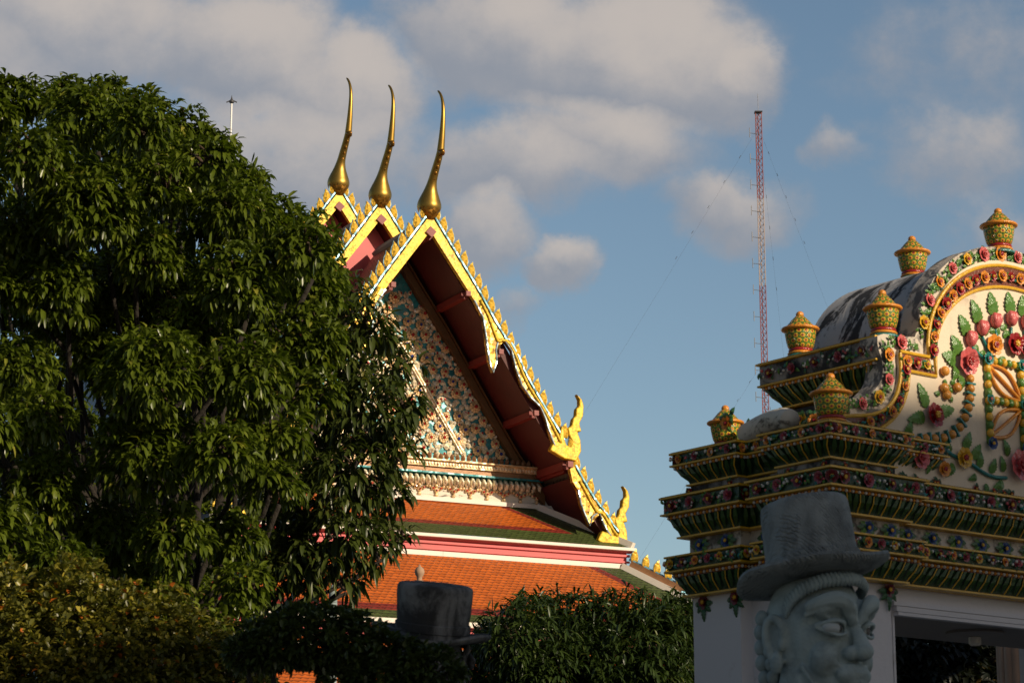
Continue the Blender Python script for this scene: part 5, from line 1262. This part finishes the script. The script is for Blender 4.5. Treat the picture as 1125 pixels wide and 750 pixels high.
def shrub(name, label, base, lumps, lm, dens, per, L, W, seed, stem_r, tint0=0., core=True):
    t = thing(name, label, 'shrub', base); B = Vector(base); loc = [(Vector(c) - B, q) for c, q in lumps]
    m = MB()
    for i, (c, q) in enumerate(loc):
        limb(m, (0, 0, 0), (c.x * .3, c.y * .3, c.z * .55), stem_r, stem_r * .8, 0, seed + i); limb(m, (c.x * .3, c.y * .3, c.z * .55), c, stem_r * .8, stem_r * .4, 0, seed + i + 40)
        rr_ = random.Random(seed + i)
        for k in range(14):
            d = Vector((rr_.gauss(0, 1), rr_.gauss(0, 1), rr_.gauss(0, 1))).normalized(); limb(m, c - Vector((0, 0, q[2] * .4)), c + Vector((d.x * q[0], d.y * q[1], d.z * q[2])) * .92, .008, .003, 0, seed + k)
    m.build('stems', M['bark'], t, True)
    P_, N_ = lump_points(loc, dens, (.86, 1.04), seed, .5); leaves('foliage', P_, N_, lm, t, per, L, W, .15, 1.0, tint0, seed)
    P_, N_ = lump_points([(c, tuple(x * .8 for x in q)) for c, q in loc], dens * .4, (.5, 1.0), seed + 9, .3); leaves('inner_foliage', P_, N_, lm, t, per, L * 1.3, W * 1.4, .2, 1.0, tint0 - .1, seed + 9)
    return t
k = 16.5 / 2656
sh = [(60, 735, 112), (150, 775, 122), (-40, 750, 120), (225, 790, 90), (90, 860, 160), (255, 835, 70)]
shrub('clipped_shrub', 'clipped shrub with small yellowing leaves at the lower left corner', (-2.9, 16.6, 0), [(at(x, y, 16.5), (r * k, r * k * .9, r * k)) for x, y, r in sh], M['leaf_bush'], 310, 7, .060, .030, 31, .03, .12)
k = 12.6 / 2656
sh = [(345, 699, 40), (300, 706, 32), (382, 704, 35), (432, 728, 32), (268, 716, 18), (470, 735, 30), (425, 750, 40), (390, 745, 32)]
shrub('topiary_bush', 'dark flat topped clipped bush in front of the blackened hat', (-.95, 12.4, 0), [(at(x, y, 12.4), (r * k * 1.15, r * k * 1.1, r * k * .85)) for x, y, r in sh], M['leaf_pad'], 520, 7, .050, .020, 37, .03, -.05)

# ------------------------------------------------------------------ guyed radio mast, white pole, finials
mb = at(833, 124, 150); MX, MY, MH = mb.x, 150.0, mb.z
mast = thing('radio_mast', 'tall red and white lattice radio mast held by thin guy wires', 'mast', (MX, MY, 0), 0)
rad = .225; cor = [Vector((rad * math.cos(a), rad * math.sin(a), 0)) for a in (R(90), R(210), R(330))]
nb = 9; bandh = MH / nb
for i in range(nb):
    z0, z1 = i * bandh, (i + 1) * bandh; m = MB()
    if z1 < 24: 
        for c in cor: m.tube([c + Vector((0, 0, z0)), c + Vector((0, 0, z1))], .035, 5)
    else:
        for c in cor: m.tube([c + Vector((0, 0, z0)), c + Vector((0, 0, z1))], .028, 6)
        st = int(bandh / .42)
        for j in range(st):
            for q in range(3):
                a, b = cor[q], cor[(q + 1) % 3]; za, zb = z0 + bandh * j / st, z0 + bandh * (j + 1) / st
                m.tube([a + Vector((0, 0, za)), b + Vector((0, 0, zb))], .017, 4); m.tube([a + Vector((0, 0, za)), b + Vector((0, 0, za))], .013, 4)
    m.build('lattice_section', M['mast_red'] if i in (8, 6, 5, 3, 1) else M['mast_white'], mast)
m = MB()
m.box((0, 0, MH + .03), (.5, .5, .06)); m.tube([(0, 0, MH), (0, 0, MH + 1.3)], .015, 5); m.build('mast_head', M['steel'], mast)
for j in range(13):
    z = MH - 1.5 - j * 1.75; m = MB(); m.tube([(0, -.1, z), (-.62, -.35, z)], .02, 5); m.tube([(-.62, -.35, z - .3), (-.62, -.35, z + .35)], .025, 5); m.build('antenna_arm', M['steel'], mast)
for zt, rr_ in ((MH - 1.0, 33), (MH - 16.5, 25)):
    for a in (200, 75, 290):
        m = MB(); e = Vector((math.cos(R(a)) * rr_, math.sin(R(a)) * rr_, 0)); s = Vector((0, 0, zt)); m.tube([s, s.lerp(e, .5) + Vector((0, 0, -.8)), e], .0035, 4)
        wobj = m.build('guy_wire', M['steel'], mast)
        q = MB()
        for t in (.04, .075, .11, .145, .18): q.tube([s.lerp(e, t), s.lerp(e, t + .004)], .015, 5)
        q.build('insulators', M['steel'], wobj)
p0 = at(254.5, 112, 70)
pole = thing('lightning_pole', 'slender white pole with a small dark tip rising behind the big tree', 'pole', (p0.x, 70, 0))
m = MB(); m.tube([(0, 0, 0), (0, 0, p0.z)], [.045, .028], 10); m.build('pole', M['pole_white'], pole, 40)
m = MB(); m.lathe([(.03, 0), (.08, .04), (.06, .10), (.035, .14), (.012, .22), (.002, .28)], 10, (0, 0, p0.z - .06)); m.tube([(-.16, 0, p0.z - .02), (0, 0, p0.z + .06), (.16, 0, p0.z - .02)], .02, 5); m.build('rod_tip', M['steel'], pole)
for (x, y, Y, s, lab) in ((461, 626, 30, 1.0, 'tan ball finial on a post just above the dark top hat'), (366, 650, 28, .8, 'small pointed post tip beside the clipped bush')):
    p = at(x, y, Y); t = thing('garden_post', lab, 'post', (p.x, Y, 0))
    m = MB(); m.tube([(0, 0, 0), (0, 0, p.z - .13)], [.10, .05], 12); m.build('post', M['terracotta'] if s == 1 else M['stone'], t, True)
    m = MB()
    if s == 1: m.lathe([(.05, -.16), (.03, -.12), (.035, -.085), (.055, -.055), (.063, -.02), (.05, .02), (.015, .05), (.004, .075)], 16, (0, 0, p.z))
    else: m.lathe([(.05, -.16), (.05, -.02), (.03, .05), (.004, .14)], 12, (0, 0, p.z))
    m.build('finial', M['terracotta'] if s == 1 else M['stone'], t, True)
# pavilion column in the sun beyond the gate
p = at(1113, 735, 21.5)
pv = thing('garden_pavilion', 'sunlit fluted tan column seen through the gate at the right edge', 'pavilion', (p.x + .06, 21.5, 0))
m = MB()
for q in range(16):
    a = 2 * math.pi * q / 16; m.tube([(.16 * math.cos(a), .16 * math.sin(a), 0), (.16 * math.cos(a), .16 * math.sin(a), 5.2)], .045, 6)
m.build('fluted_column', M['terracotta'], pv, True)
m = MB(); m.box((.9, .2, 5.3), (2.8, 1.6, .3)); m.build('pavilion_beam', M['terracotta'], pv)
# unseen hall added to throw the low shade over the gate and the guardians
s2 = Vector((math.sin(SUN_AZ), math.cos(SUN_AZ), 0)); gpos = Vector((3.2, 15.4, 0)); DB = 36.0; HB = 4.92 + (DB + 6) * math.tan(SUN_EL)
hall = thing('shading_hall', 'large plain hall added out of view behind the viewer to shade the gate foot', 'building', tuple(gpos + s2 * (DB + 6)), math.atan2(s2.y, s2.x))
m = MB(); m.box((0, 1.5, (HB - 2.5) / 2), (11.4, 23, HB - 2.5)); m.build('wall', M['hall_wall'], hall)
m = MB(); m.prism([(-7.2, HB - 2.9), (-6.6, HB - 2.2), (0, HB + 0.0), (6.6, HB - 2.2), (7.2, HB - 2.9), (0, HB - .5)], -10.8, 13.8); m.build('roof', M['t_orange'], hall)
for q in range(7):
    m = MB(); m.box((-5.71, -8 + q * 3.1, 3.2), (.06, 1.2, 2.2)); wn_ = m.build('window', M['glass'], hall)
